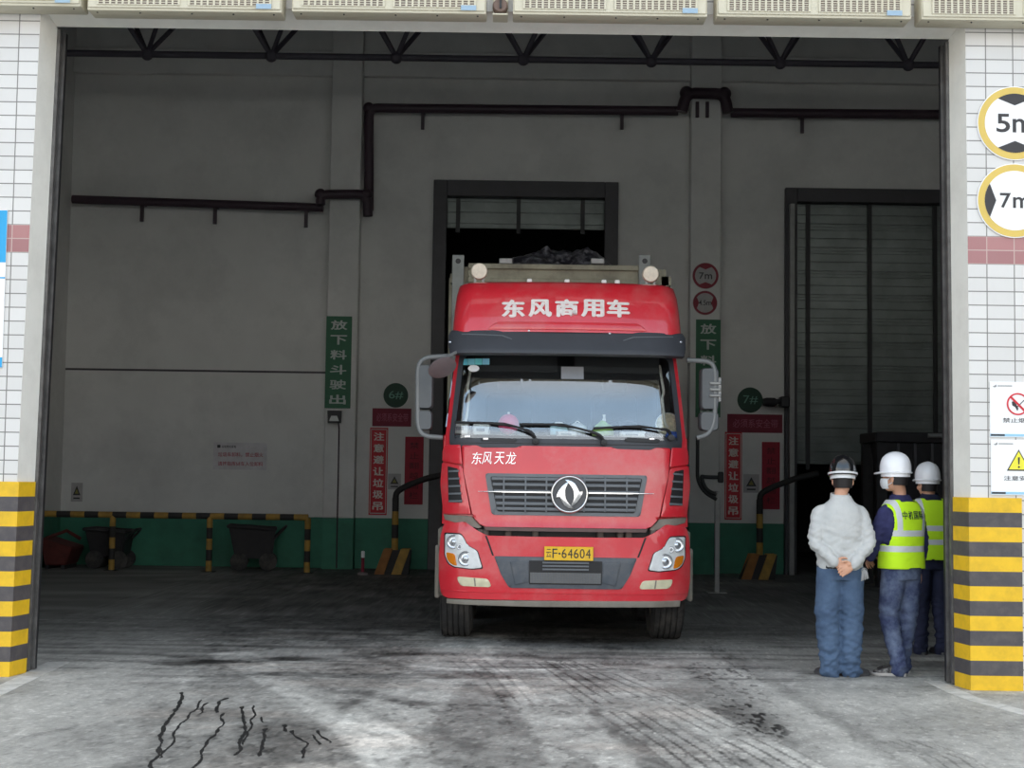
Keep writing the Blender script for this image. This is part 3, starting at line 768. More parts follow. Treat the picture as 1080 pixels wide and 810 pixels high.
def tri_notice(a, b, c, d, Y, label):
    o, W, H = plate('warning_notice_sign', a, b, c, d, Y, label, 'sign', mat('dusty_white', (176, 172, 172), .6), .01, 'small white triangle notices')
    bm = NB(); prism(bm, [(0, H*.84), (W*.33, H*.34), (-W*.33, H*.34)], -.0125, -.0101); mk('triangle', bm, M_sign_black, o)
    bm = NB(); prism(bm, [(0, H*.68), (W*.17, H*.42), (-W*.17, H*.42)], -.0142, -.0126); mk('triangle_field', bm, mat('dull_yellow', (130, 124, 60), .6), o)
    bm = NB(); box(bm, -W*.28, W*.28, -.0125, -.0101, H*.14, H*.22); mk('caption', bm, M_sign_black, o)
tri_notice(409.5, 499.5, 423, 516, YB, 'small white triangle notice beside the red sign below 6#')
tri_notice(784, 500, 800.5, 519.5, YB, 'small white triangle notice beside the red sign below 7#')
tri_notice(75.5, 509, 87.5, 529, YB, 'small white triangle notice above the striped railing')
o, W, H = plate('unloading_notice_sign', 225.5, 466.5, 282, 495, YB, 'white notice with two lines of red print on the bare wall', 'notice', mat('notice_white', (205, 202, 204), .6), .01)
M_red_ink = mat('red_ink', (170, 30, 60), .6)
bm = NB(); box(bm, -W*.43, -W*.37, -.0125, -.0101, H*.80, H*.91); text(bm, '垃圾焚烧发电', -W*.35, -W*.08, H*.80, H*.90, -.0125, .002); mk('heading', bm, M_sign_black, o)
bm = NB(); text(bm, '垃圾车卸料，禁止烟火', -W*.41, W*.43, H*.47, H*.64, -.0125, .002, 0, .008); text(bm, '请按指挥倒车入位卸料', -W*.41, W*.43, H*.14, H*.30, -.0125, .002, 0, .008); mk('lettering', bm, M_red_ink, o)

# ================================================================== THINGS IN THE HALL
# small floodlight with its cable conduit
X, Z = at(353, 440, PIL-.12)
o = thing('flood_light', 'small black floodlight under the green sign on the pilaster', 'floodlight', (X, PIL-.004, Z))
bm = NB(); prism(bm, [(-.11, -.1), (.11, -.1), (.12, .11), (-.12, .11)], -.2, -.08, 0, .012); box(bm, -.03, .03, -.08, 0, -.03, .03); mk('lamp_body', bm, M_black, o)
bm = NB(); prism(bm, [(-.085, -.07), (.085, -.07), (.05, .02), (-.05, .02)], -.206, -.2005); mk('lens', bm, mat('lamp_lens', (215, 218, 215), .2), o)
bm = NB(); tube(bm, [(.06, -.05, -.1), (.07, -.03, -.2), (.075, -.025, -Z+.02)], .012, 8); mk('conduit', bm, M_pipe, o, 60)

# striped railing
YR = 24.55
def striped(bm, p, q, r, n, first=0, seg=12):
    p, q = Vector(p), Vector(q)
    for k in range(n): tube(bm, [p.lerp(q, k/n), p.lerp(q, (k+1)/n)], r, seg, (k+first) % 2)
M_ry, M_rb = mat('rail_dull_yellow', (176, 138, 62), .7, var=.25, dirt=(90, 84, 70), dscale=8), mat('rail_dull_black', (46, 44, 44), .7)
zr = at(200, 544, YR)[1]
xr1 = at(325, 546, YR)[0]; xr0 = XWL+.15
o = thing('striped_railing', 'yellow and black striped pipe railing along the green wall foot', 'railing', (xr0, YR, 0))
bm = NB(); striped(bm, (0, 0, zr), (xr1-xr0, 0, zr), .052, 19); mk('top_rail', bm, [M_ry, M_rb], o, 60)
for px in (16, 118, 220.5, 324):
    x = at(px, 580, YR)[0]-xr0
    if x < 0: continue
    bm = NB(); striped(bm, (x, 0, .0), (x, 0, zr-.01), .05, 5, 0); mk('post', bm, [M_ry, M_rb], o, 60)
    bm = NB(); box(bm, x-.1, x+.1, -.1, .1, 0, .012); mk('foot_plate', bm, M_rb, o)

# dark waste carts and scrap behind the railing
def cart(px, py, w, h, label, tilt):
    X = at(px, py, 25.2)[0]
    o = thing('waste_cart', label, 'cart', (X, 25.2, 0), tilt, group='dark waste carts by the green wall')
    bm = NB(); hexa(bm, [(-w*.36, -.25, .2), (w*.36, -.25, .2), (w*.36, .25, .2), (-w*.36, .25, .2), (-w*.5, -.33, h), (w*.42, -.33, h*.94), (w*.42, .33, h*.94), (-w*.5, .33, h)])
    bmesh.ops.bevel(bm, geom=list(bm.edges), offset=.03, segments=2, affect='EDGES'); mk('tub', bm, M_dark, o, 40)
    bm = NB(); tube(bm, [(-w*.5, -.345, h), (w*.42, -.345, h*.94), (w*.42, .345, h*.94), (-w*.5, .345, h), (-w*.5, -.345, h)], .03, 8); mk('tub_rim', bm, M_dark, o, 50)
    for sx in (-1, 1):
        bm = NB(); lathe(bm, [(0, -.04), (.13, -.04), (.15, -.03), (.15, .03), (.13, .04), (0, .04)], Matrix.Translation((sx*w*.28, -.24, .151)) @ Matrix.Rotation(PI/2, 4, 'X'), 24); mk('wheel', bm, M_rubber, o, 40)
        bm = NB(); lathe(bm, [(0, -.04), (.13, -.04), (.15, -.03), (.15, .03), (.13, .04), (0, .04)], Matrix.Translation((sx*w*.28, .24, .151)) @ Matrix.Rotation(PI/2, 4, 'X'), 24); mk('wheel', bm, M_rubber, o, 40)
    bm = NB(); tube(bm, arc([(w*.36, -.2, h*.7), (w*.62, -.2, h*1.0), (w*.62, .2, h*1.0), (w*.36, .2, h*.7)], .08), .022, 8); mk('push_handle', bm, M_dark, o, 50)
cart(117, 580, .74, .66, 'dark open waste cart behind the first visible railing post', 0.0)
cart(268, 580, .85, .74, 'dark waste cart between the second and third railing posts', 0.15)
SK = .42
o = thing('scrap_skip', 'low rusty red scrap skip at the wall corner', 'skip', (XWL+.32, 25.05, 0))
bm = NB(); hexa(bm, [(x*SK, y, z) for x, y, z in [(-.42, -.33, .06), (.42, -.33, .06), (.42, .35, .06), (-.42, .35, .06), (-.62, -.38, .52), (.66, -.38, .36), (.66, .42, .36), (-.62, .42, .52)]]); bmesh.ops.bevel(bm, geom=list(bm.edges), offset=.025, segments=1, affect='EDGES'); mk('skip_body', bm, M_rust, o)
for x in (-.13, .13): bm = NB(); box(bm, x-.03, x+.03, -.33, .36, 0, .06); mk('skid', bm, M_dark, o)
bm = NB(); tube(bm, [(-.2, -.2, .5), (.05, .1, .62), (.26, .2, .48)], .03, 8); mk('bent_pipe', bm, M_rust, o, 50)

# small warning post
X = at(382.5, 600, 24.3)[0]
o = thing('warning_post', 'tiny red and white warning post by the pilaster foot', 'post', (X, 24.3, 0))
bm = NB(); lathe(bm, [(.085, 0), (.085, .03), (.045, .05), (0, .05)], seg=20, cap=True); mk('base', bm, mat('post_base_pale', (150, 140, 138), .7), o, 40)
bm = NB(); tube(bm, [(0, 0, .05), (0, 0, .28)], .026, 12); mk('red_shaft', bm, mat('post_red', (140, 36, 58), .7), o, 60)
bm = NB(); tube(bm, [(0, 0, .28), (0, 0, .38), (0, 0, .39)], [.03, .03, .015], 12); mk('white_top', bm, M_sign_white, o, 60)

# safety arms with striped feet at each bay
def arm_stand(px, pyb, pyt, Y, reach, label):
    X, Zt = at(px, pyt, Y)
    o = thing('barrier_arm_stand', label, 'barrier', (X, Y, 0), group='striped barrier stands at the bays')
    hb = .42
    for s in (-1, 1):           # two slanted striped plates
        for k in range(2):
            xo = (-.2 if k == 0 else .08)
            bm = NB(); prism(bm, [(xo-.10, 0), (xo+.06, 0), (xo+.20, hb), (xo+.05, hb)], -.12*s-.02, -.12*s+.02, 0, .004); mk('foot_plate', bm, M_ry if k else mat('rail_dull_orange', (150, 100, 48), .7, var=.2), o)
    bm = NB(); prism(bm, [(-.32, 0), (.26, 0), (.30, hb-.02), (-.12, hb-.02)], -.09, .09); mk('foot_box', bm, M_rb, o)
    bm = NB(); striped(bm, (.02, 0, hb-.05), (.02, 0, Zt), .055, 4, 0); mk('post', bm, [M_ry, M_rb], o, 60)
    bm = NB(); tube(bm, arc([(.02, 0, Zt-.02), (.03, 0, Zt+.1), (.2, -.02, Zt+.2), (.2+reach*.5, -.05, Zt+.2+.2*reach), (reach+.2, -.05, Zt+.2+.32*reach)], .1), .05, 10); mk('arm', bm, M_rb, o, 50)
arm_stand(800, 612, 527, 24.6, .78, 'striped barrier stand with raised dark arm below the 7# disc')
arm_stand(416, 606, 525, 24.6, .62, 'striped barrier stand with raised dark arm below the 6# disc')

# grey post with hoses beside the truck
X, Zt = at(756.5, 518, 21.5)
o = thing('hose_post', 'slim grey post with dark hoses right beside the truck', 'post', (X, 21.5, 0))
bm = NB(); box(bm, -.036, .036, -.036, .036, .012, Zt, .006); mk('post_tube', bm, M_galv, o)
bm = NB(); box(bm, -.13, .13, -.13, .13, 0, .012); mk('foot_plate', bm, M_galv, o)
bm = NB(); tube(bm, arc([(-.02, -.05, Zt-.05), (-.18, -.06, Zt+.02), (-.25, -.06, Zt+.22), (-.2, -.06, Zt+.2), (.05, -.06, Zt+.2)], .1), .028, 8); mk('hose', bm, M_black, o, 50)
bm = NB(); tube(bm, arc([(-.02, -.07, Zt-.12), (-.2, -.08, Zt-.02), (-.3, -.08, Zt+.15), (-.3, -.08, Zt+.8)], .1), .026, 8); mk('hose', bm, M_black, o, 50)
bm = NB(); box(bm, .0, .08, -.1, -.02, Zt+.12, Zt+.28, .015); mk('coupling', bm, M_dark, o)

# arm bracket between the 7# disc and the shutter
x0, z0 = at(806, 424, YB-.3); x1 = xs0-.0
o = thing('hanging_lamp_bracket', 'dark horizontal bracket arm beside the 7# disc', 'bracket', (x0, YB-.3, z0))
bm = NB(); tube(bm, [(0, 0, 0), (x1-x0-.12, 0, .02)], .045, 10); mk('arm', bm, M_black, o, 60)
bm = NB(); box(bm, x1-x0-.22, x1-x0-.06, -.07, .16, -.09, .1, .02); mk('wall_clamp', bm, M_black, o)
bm = NB(); lathe(bm, [(0, 0), (.06, .0), (.075, .06), (.075, .2), (.05, .24), (0, .24)], Matrix.Translation((-.02, 0, 0)) @ Matrix.Rotation(PI/2, 4, 'Y'), 20); mk('lamp_head', bm, M_dark, o, 40)

# black steel machine in front of the half closed shutter
X0 = at(915, 470, 23.6)[0]; X1 = X0+1.75; Zt = at(950, 457, 23.6)[1]
o = thing('hopper_machine', 'black steel feeding machine standing behind the workers', 'machine', ((X0+X1)/2, 23.6, 0))
hw = (X1-X0)/2
bm = NB(); box(bm, -hw, hw, -.55, .55, Zt-.16, Zt, .015); mk('top_beam', bm, M_dark, o)
for sx in (-1, 1):
    for sy in (-1, 1):
        bm = NB(); box(bm, sx*(hw-.1)-.08, sx*(hw-.1)+.08, sy*.45-.08, sy*.45+.08, 0, Zt-.16); mk('leg', bm, M_dark, o)
bm = NB(); hexa(bm, [(-hw*.55, -.35, .7), (hw*.55, -.35, .7), (hw*.55, .4, .7), (-hw*.55, .4, .7), (-hw*.85, -.5, Zt-.17), (hw*.85, -.5, Zt-.17), (hw*.85, .5, Zt-.17), (-hw*.85, .5, Zt-.17)]); mk('hopper', bm, M_dark, o)
for k in range(5):
    bm = NB(); x = -hw*.6+k*hw*.3; box(bm, x-.02, x+.02, -.555, -.49, Zt-.75, Zt-.17); mk('rib', bm, mat('machine_grey', (84, 82, 84), .5), o)
bm = NB(); tube(bm, [(-hw*.1, -.62, Zt-.05), (hw-.05, -.62, Zt-.05)], .035, 10)
box(bm, -hw*.05, -hw*.0, -.6, -.54, Zt-.07, Zt-.03); box(bm, hw*.8, hw*.85, -.6, -.54, Zt-.07, Zt-.03); mk('handrail', bm, M_galv, o, 60)
bm = NB(); box(bm, -hw*.5, hw*.5, -.3, .35, 0, .69, .02); mk('drive_box', bm, M_dark, o)
# ================================================================== THE TRUCK
YT = 14.0
XT = at(596.5, 590, YT)[0]
def tp(px, py, Y=YT):
    x, z = at(px, py, Y); return (x-XT, z)
def tpl(pts, Y=YT): return [tp(px, py, Y) for px, py in pts]
def mir(o): return [(-x, z) for x, z in o][::-1]
def sym(o): return o + mir(o)          # left half outline completed on the right
M_red = mat('truck_red_paint', (216, 40, 54), 0.38, var=.05, scale=3, coat=.8, dirt=(206, 128, 124), dscale=1.6, damt=.6, bstr=.02)
M_plastic = mat('dark_grey_plastic', (62, 64, 70), .5, var=.08)
M_grille = mat('grille_grey', (104, 108, 112), .4, var=.06)
M_grille_dk = mat('grille_shadow', (30, 30, 32), .6)
M_slate = mat('slate_grey_plastic', (76, 82, 90), .45, var=.06, dirt=(140, 136, 130), dscale=5, damt=.3)
M_silver = mat('lamp_reflector', (205, 208, 212), .16, .75, var=.1, scale=20)
M_lamp = mat('lamp_glass', (226, 228, 228), .08, var=.08, scale=18, coat=1.0)
M_amber = mat('amber_lens', (226, 130, 30), .2, coat=.6)
M_muddy = mat('muddy_grey', (132, 126, 116), .8, var=.15, dirt=(110, 98, 84), dscale=5)
M_mirror_grey = mat('mirror_grey', (88, 92, 95), .45, var=.08)
M_arm = mat('mirror_arm_grey', (122, 124, 124), .4, var=.05)
M_lining = mat('cab_lining', (40, 39, 40), .8)
M_seat = mat('seat_fabric', (44, 42, 46), .9)
M_dash = mat('dash_grey', (92, 92, 90), .6)
M_box = mat('cargo_grey_beige', (150, 146, 126), .7, var=.18, scale=2, dirt=(84, 76, 66), dscale=3, damt=.7)
def glass(name, fac, tint, rough=0.0):
    t = NT(name); a = t.n('ShaderNodeBsdfTransparent'); a.inputs[0].default_value = tint + (1,)
    g = t.n('ShaderNodeBsdfGlossy'); g.inputs['Roughness'].default_value = rough; g.inputs['Color'].default_value = (1, 1, 1, 1)
    m = t.n('ShaderNodeMixShader'); m.inputs[0].default_value = fac; t.l(a.outputs[0], m.inputs[1]); t.l(g.outputs[0], m.inputs[2]); t.l(m.outputs[0], t.out.inputs[0])
    return t.m
M_glass = glass('windscreen_glass', .14, (.95, .97, .97))
M_sideglass = glass('side_window_glass', .25, (.25, .27, .28))

zW0, zW1 = tp(596, 461)[1], tp(596, 371)[1]
def yf(z):
    if z >= zW0:
        h = min(z, zW1+.05)-zW0; return .10 + .14*h + .21*h*h
    return float(np.interp(z, [.3, .5, .62, 1.1, 1.18, 1.6, zW0], [.05, .02, .0, .0, .03, .045, .10]))
def cor(x):
    a = abs(x)/1.25; return .09*a*a + .25*a**8
def Dt(x, z): return yf(z) + cor(x)
def Dlow(x, z): return cor(x)
def finish(bm, D, sx=.06, sz=.09):
    xs = [v.co.x for v in bm.verts]; zs = [v.co.z for v in bm.verts]
    for lo, hi, st, ax in ((min(xs), max(xs), sx, 0), (min(zs), max(zs), sz, 2)):
        k = math.ceil((lo+.004)/st)
        while k*st < hi-.004:
            no = Vector((0, 0, 0)); no[ax] = 1; co = Vector((0, 0, 0)); co[ax] = k*st
            bmesh.ops.bisect_plane(bm, geom=bm.verts[:]+bm.edges[:]+bm.faces[:], plane_co=co, plane_no=no, dist=1e-5); k += 1
    for v in bm.verts: v.co.y += D(v.co.x, v.co.z)
    return bm
def panel(name, outline, y, th, m, parent, bev=.008, D=Dt, smooth=35, sz=.09):
    bm = NB(); prism(bm, outline, y, y+th, 0, bev)
    finish(bm, D, .06, sz); return mk(name, bm, m, parent, smooth)
def dens(o, st=.05):
    out = []
    for (a, b), (c, d) in zip(o, o[1:]+o[:1]):
        n = max(1, int(math.hypot(c-a, d-b)/st))
        out += [(a+(c-a)*i/n, b+(d-b)*i/n) for i in range(n)]
    return out
def offset_in(o, s):
    cx = sum(p[0] for p in o)/len(o); cz = sum(p[1] for p in o)/len(o)
    hx = max(abs(p[0]-cx) for p in o); hz = max(abs(p[1]-cz) for p in o)
    return [(cx+(x-cx)*(1-s/hx), cz+(z-cz)*(1-s/hz)) for x, z in o]
def ring_panel(name, outer, inner, y, th, m, parent, D=Dt):
    bm = NB(); rg = lambda o, yy: [bm.verts.new((x, yy+D(x, z), z)) for x, z in o]
    a, b, c, d = rg(outer, y), rg(inner, y), rg(inner, y+th), rg(outer, y+th)
    skin(bm, [a, b, c, d, a], 0, cap=False); return mk(name, bm, m, parent, 40)
def rnd_poly(o, r, n=4):
    """round the corners of a closed outline"""
    out = []; k = len(o)
    for i in range(k):
        a, b, c = Vector(o[i-1]), Vector(o[i]), Vector(o[(i+1) % k])
        l1 = min(r, (a-b).length*.45); l2 = min(r, (c-b).length*.45)
        p, q = b+(a-b).normalized()*l1, b+(c-b).normalized()*l2
        for j in range(n+1):
            t = j/n; w = p*(1-t)**2 + b*2*t*(1-t) + q*t*t; out.append((w.x, w.y))
    return out

truck = thing('truck', 'red high-roofed lorry parked nose out in the doorway', 'truck', (XT, YT, 0))

# --- cab shell with windscreen opening
wxb, wxt = 1.095, 1.0
def cab_shell():
    bm = NB()
    zl = [1.16, 1.4, 1.7, zW0-.03] + list(np.linspace(zW0, zW1, 9)) + [zW1+.06, 3.0]
    rings = []; inf = []
    for z in zl:
        w = float(np.interp(z, [1.1, 2.0, zW1, 3.2], [1.185, 1.165, 1.085, 1.07]))
        wx = float(np.interp(z, [zW0, zW1], [wxb, wxt]))
        fx = [-w, -(w+wx)/2, -wx, -wx*.66, -wx*.33, 0, wx*.33, wx*.66, wx, (w+wx)/2, w]
        ring = [bm.verts.new((x, Dt(x, z)+.035, z)) for x in fx]
        ring += [bm.verts.new(p) for p in ((w, .8, z), (w, 1.3, z), (w, 2.1, z), (w-.06, 2.2, z), (-w+.06, 2.2, z), (-w, 2.1, z), (-w, 1.3, z), (-w, .8, z))]
        rings.append(ring)
    skin(bm, rings, 0)
    kill = []
    for f in bm.faces:
        c = f.calc_center_median()
        if zW0 < c.z < zW1 and c.y < .9 and abs(c.x) < np.interp(c.z, [zW0, zW1], [wxb, wxt]): kill.append(f)
    bmesh.ops.delete(bm, geom=kill, context='FACES')
    return mk('cab_shell', bm, M_red, truck, 35)
shell = cab_shell()

# --- high roof
bm = NB()
zr0, zr1 = tp(596, 347)[1], at(596, 297, YT+.42)[1]
levels = [(zr0-.02, 1.115, .10), (zr0+.05, 1.112, .11), (zr0+.22, 1.10, .155), (zr0+.36, 1.085, .215), (zr1-.045, 1.06, .29), (zr1-.012, 1.02, .37), (zr1+.005, .95, .50), (zr1+.02, .7, .9)]
rings = []
for z, w, y0 in levels:
    r = []
    pts = [(-w, 2.2)] + [(-w, 1.2), (-w, .7)]
    for k in range(1, 9):
        a = PI - k*(PI/2)/8; R = .20
        pts.append((-w+R+R*math.cos(a), y0+.09+R*1.0-R*math.sin(a)))
    n = 12
    for k in range(1, n):
        x = (-w+.2)+(2*w-.4)*k/n; pts.append((x, y0+.09*(abs(x)/(w-.2))**2))
    for k in range(0, 8):
        a = PI/2 - k*(PI/2)/8; R = .20
        pts.append((w-R+R*math.cos(a), y0+.09+R-R*math.sin(a)))
    pts += [(w, .7), (w, 1.2), (w, 2.2)]
    rings.append([bm.verts.new((x, y, z)) for x, y in pts])
skin(bm, rings, 0)
roof = mk('high_roof', bm, M_red, truck, 40)
def Droof(x, z): return float(np.interp(z, [l[0] for l in levels], [l[2] for l in levels])) + .09*min(1, abs(x)/.9)**2
bm = NB()
for ch, pc in zip('东风商用车', (541.5, 570, 598.5, 626, 653.5)):
    (a, z1), (b, z0) = tp(pc-11.5, 313.5), tp(pc+11.5, 332.5); text(bm, ch, a, b, z0, z1, -.008, .007, 0, .008, fn=Droof, fat=.0085)
mk('roof_lettering', bm, mat('white_vinyl', (236, 226, 222), .5, var=.1, scale=30), roof)
# pressed lower lip of the roof front
lip = tpl([(514, 345.5), (520, 340), (526, 337.5)]); lip = sym(lip)
panel('roof_lip', [(x*1.0, z) for x, z in lip], -.012, .03, M_red, roof, .006, Droof)

# --- sun visor
vis = sym(tpl([(473.5, 371.5), (471.5, 362), (471.5, 350), (475, 345), (500, 346.5), (560, 346.5)]))
def Dvis(x, z):
    t = (z-zW1)/(zr0-zW1); return .03 + .10*t + cor(x)*.9
bm = NB(); prism(bm, vis, 0, .22, 0, .02); finish(bm, Dvis, .06, .05); visor = mk('sun_visor', bm, M_plastic, truck, 35)
seam = [tpl([(x, y) for x, y in p]) for p in ([(486, 349.5), (530, 352), (540, 356), (540, 357), (529, 353), (486, 350.5)],)]
for o in (seam[0], mir(seam[0])): panel('visor_seam', o, -.004, .006, M_grille, visor, 0, Dvis)
for px, py in ((473.5, 358.5), (558, 347.5), (644, 350.5), (721, 358.5)):
    x, z = tp(px, py); bm = NB(); lathe(bm, [(0, -.018), (.010, -.014), (.012, .01)], Matrix.Translation((x, Dvis(x, z)-.004, z)) @ Matrix.Rotation(-PI/2, 4, 'X'), 12); mk('marker_lamp', bm, M_silver, visor, 50)

# --- windscreen
gl = [(-wxb-.02, zW0-.015), (-wxb+.0, zW0+.3), (-wxt-.025, zW1+.01)]
gl = rnd_poly(gl + mir(gl), .08)
bm = NB(); prism(bm, gl, .012, .02, 0, 0); finish(bm, Dt, .04, .04)
wind = mk('windscreen', bm, M_glass, truck, 60)
go = dens(rnd_poly([(-wxb-.035, zW0-.06), (-wxt-.045, zW1+.02), (wxt+.045, zW1+.02), (wxb+.035, zW0-.06)], .06)); gi = [(x*.955, zW0+.01+(z-zW0)*.955) for x, z in go]
ring_panel('windscreen_gasket', go, gi, .0, .03, M_plastic, truck)
# stickers behind the glass
for k, c in enumerate(((110, 205, 225), (130, 205, 220), (120, 215, 220), (140, 205, 230))):
    (a, z1), (b, z0) = tp(484+k*8, 374.5), tp(491.6+k*8, 381.5)
    panel('inspection_sticker', [(a, z0), (b, z0), (b, z1), (a, z1)], .008, .003, mat('sticker_tint_%s' % 'abcd'[k], c, .4, var=.1), wind, 0)
x, z = tp(498.5, 385.5); panel('oval_sticker', circle(x, z, .055, 24, rz=.034), .008, .003, M_sign_white, wind, 0)
(a, z1), (b, z0) = tp(593, 384), tp(617, 398)
panel('film_sticker', [(a, z0), (b, z0), (b, z1), (a, z1)], .008, .003, mat('film_grey', (132, 132, 134), .4), wind, 0)

# --- cowl below the windscreen, wipers
cw = sym(tpl([(474, 471), (472, 464), (475, 457.5), (540, 459), (580, 459.5)]))
cw = rnd_poly(cw, .03)
panel('wiper_cowl', cw, .015, .06, M_plastic, truck, .01)
for a, b in ((507, 545), (660, 698)):
    o = rnd_poly(tpl([(a, 462), (a+4, 461), (b, 463), (b-1, 466.5), (a, 465)]), .012); h = panel('panel_grip', o, -.004, .03, M_black, truck, .006)
    x, z = tp(a+5 if a < 600 else b-9, 462.3); bm = NB(); box(bm, x-.028, x+.028, Dt(x, z)-.012, Dt(x, z)+.0, z-.012, z+.012, .004); mk('washer_jet', bm, M_silver, h)
x, z = tp(492.5, 459.6); bm = NB(); box(bm, x-.03, x+.03, Dt(x, z)-.005, Dt(x, z)+.0, z-.012, z+.012, .004); mk('washer_jet', bm, M_silver, truck)
def wiper(piv, mid, tip0, tip1):
    def q(p, off):
        x, z = tp(*p); return Vector((x, Dt(x, z)+off, z))
    w = thing('wiper', None, None); w.parent = truck
    bm = NB(); P = arc([q(piv, -.02), q(((piv[0]*2+mid[0])/3+2, piv[1]-8), -.06), q(mid, -.06), q(tip0, -.045)], .12, 6)
    tube(bm, P, [.016]*(len(P)-6)+[.011]*6, 8); mk('wiper_arm', bm, M_black, w, 60)
    bm = NB(); n = 12; tube(bm, [q((tip0[0]+(tip1[0]-tip0[0])*k/n, tip0[1]+(tip1[1]-tip0[1])*k/n), -.035) for k in range(n+1)], .012, 8); 
    tube(bm, [q(((mid[0]+tip0[0])/2, (mid[1]+tip0[1])/2), -.04), q((tip0[0]+(tip1[0]-tip0[0])*.3, tip0[1]+(tip1[1]-tip0[1])*.3), -.035)], .01, 8)
    mk('wiper_blade', bm, M_black, w, 60)
    bm = NB(); x, z = tp(*piv); lathe(bm, [(0, -.06), (.03, -.055), (.034, .03)], Matrix.Translation((x, Dt(x, z), z)) @ Matrix.Rotation(-PI/2, 4, 'X'), 16); mk('wiper_pivot', bm, M_black, w, 50)
wiper((565, 465), (552, 452), (532, 446.5), (479, 444.5))
wiper((637.5, 466.5), (620, 454), (594, 447.5), (548, 447))
wiper((710, 461), (696, 452), (676, 449), (626, 451.5))

# --- front panel, grille, emblem
fp = tpl([(486, 469), (503, 469.3), (508, 472), (545, 472), (549, 470), (596, 470)])
fpl = fp[:-1] + mir(fp[:-1])
low = tpl([(509, 555.5), (498.5, 545), (488.5, 498), ])
outl = fp[:-1] + mir(fp[:-1]) + mir(low) [0:0]
right_low = [(-x, z) for x, z in low][::-1]
outl = fp[:-1] + mir(fp[:-1]) + right_low + tpl([(688, 558.8), (511, 558.3)])[0:0] + low
panel('front_panel', rnd_poly(outl, .025, 3), -.012, .045, M_red, truck, .014)
fpart = bpy.data.objects['front_panel']
zl0, zl1 = tp(596, 559.5)[1], tp(596, 556)[1]
lipo = sym(tpl([(510, 555.5), (512, 559.5), (540, 560)])); panel('panel_lower_edge', lipo, -.004, .05, mat('dusty_seam', (104, 84, 80), .8), fpart, .004)
go_ = tpl([(511, 498.3), (596, 498.3)]); 
gro = tpl([(518.5, 543), (511.5, 499)]); gro = rnd_poly(gro + mir(gro), .03)
grille = panel('grille', gro, -.024, .03, M_grille, truck, .008)
gri = tpl([(524.5, 539.5), (517, 502.5)]); gri = rnd_poly(gri + mir(gri), .02)
panel('grille_recess', gri, -.0275, .003, M_grille_dk, grille, 0)
for py in (505.5, 511.5, 518.5, 525, 531.5, 537):
    t = (py-502.5)/37; a = tp(518+6.5*t, py)[0]; z = tp(596, py)[1]
    panel('grille_slat', [(a, z-.017), (-a, z-.017), (-a, z+.012), (a, z+.017-.005)], -.046, .019, M_grille, grille, .005, sz=.5)
for dx in (-65, -42, -20, 20, 42, 65):
    a, z1 = tp(596.5+dx, 503); b, z0 = tp(596.5+dx, 540)
    panel('grille_divider', [(a-.008, z0), (a+.008, z0), (a+.008, z1), (a-.008, z1)], -.048, .02, M_grille, grille, .002, sz=.5)
z = tp(596, 519.5)[1]; a = tp(504, 519)[0]
panel('grille_chrome_bar', [(a, z-.002), (a+.2, z-.007), (-a-.2, z-.007), (-a, z-.002), (-a, z+.002), (-a-.2, z+.005), (a+.2, z+.005), (a, z+.002)], -.054, .012, M_chrome, grille, .003, sz=.5)
ex, ez = tp(600.5, 521.3); er = .176
emb = thing('emblem', None, None, (ex, Dt(ex, ez)-.056, ez)); emb.parent = truck
bm = NB(); prism(bm, circle(0, 0, er, 56), -.01, .03, 0, .006); mk('emblem_disc', bm, mat('emblem_grey', (72, 74, 78), .35), emb, 40)
bm = NB(); prof = [(er*(1-.055)+er*.075*math.cos(a), -.012-.016*math.sin(a)) for a in np.linspace(0, 2*PI, 13)]
lathe(bm, prof, Matrix.Rotation(-PI/2, 4, 'X'), 56); mk('emblem_ring', bm, M_chrome, emb, 60)
sw = [(165, 222), (172, 198), (183, 172), (203, 146), (228, 124), (252, 111), (236, 130), (226, 150), (221, 172), (222, 196), (228, 220), (238, 244), (256, 266), (287, 286), (262, 286), (240, 278), (219, 264), (205, 244), (197, 224), (193, 208), (180, 210)]
s1 = [((x-252)/115*er*.98, (195-y)/115*er*.98) for x, y in sw]
for o in (s1, [(-x, -z) for x, z in s1]):
    bm = NB(); prism(bm, o, -.026, -.0101, 0, .004); mk('emblem_swallow', bm, M_chrome, emb, 30)
bm = NB()
for ch, (a, b) in zip('东风天龙', ((497, 507), (508, 518), (521, 531), (533, 543.5))):
    (x0, z1), (x1, z0) = tp(a, 476.5), tp(b, 489.5); text(bm, ch, x0, x1, z0, z1, -.018, .006, 0, -.004, .12, Dt)
mk('model_lettering', bm, M_chrome, fpart)

# --- corner panels with vents
cl = tpl([(464.5, 487), (487, 491.5), (496.5, 543), (466, 542.5), (462.8, 510)])
up = tpl([(466.5, 468.5), (485, 468.5), (487.3, 490), (464.7, 486), (465, 476)])
vt = tpl([(471, 491.5), (482, 494), (487, 530.5), (472, 530)])
gs = tpl([(466, 543), (497, 545), (508, 556.5), (504, 557.5), (468, 549)])
for s in (0, 1):
    f = (lambda o: o) if s == 0 else mir
    c = panel('corner_panel', rnd_poly(f(cl), .02, 3), -.012, .05, M_red, truck, .012)
    panel('corner_upper_panel', rnd_poly(f(up), .015, 3), -.008, .05, M_red, truck, .01)
    v = panel('corner_vent', rnd_poly(f(vt), .012, 3), -.016, .01, M_grille_dk, c, 0)
    for k in range(5):
        py = 495.5+k*8; (a, z0), (b, z1) = tp(472, py+2.6), tp(483.5+k*.9, py)
        panel('vent_slat', f([(a, z0), (b, z0+.006), (b, z1), (a, z1-.006)]), -.028, .011, M_grille, v, .002, sz=.5)
    panel('corner_filler', f(gs), .02, .05, M_muddy, truck, .004)

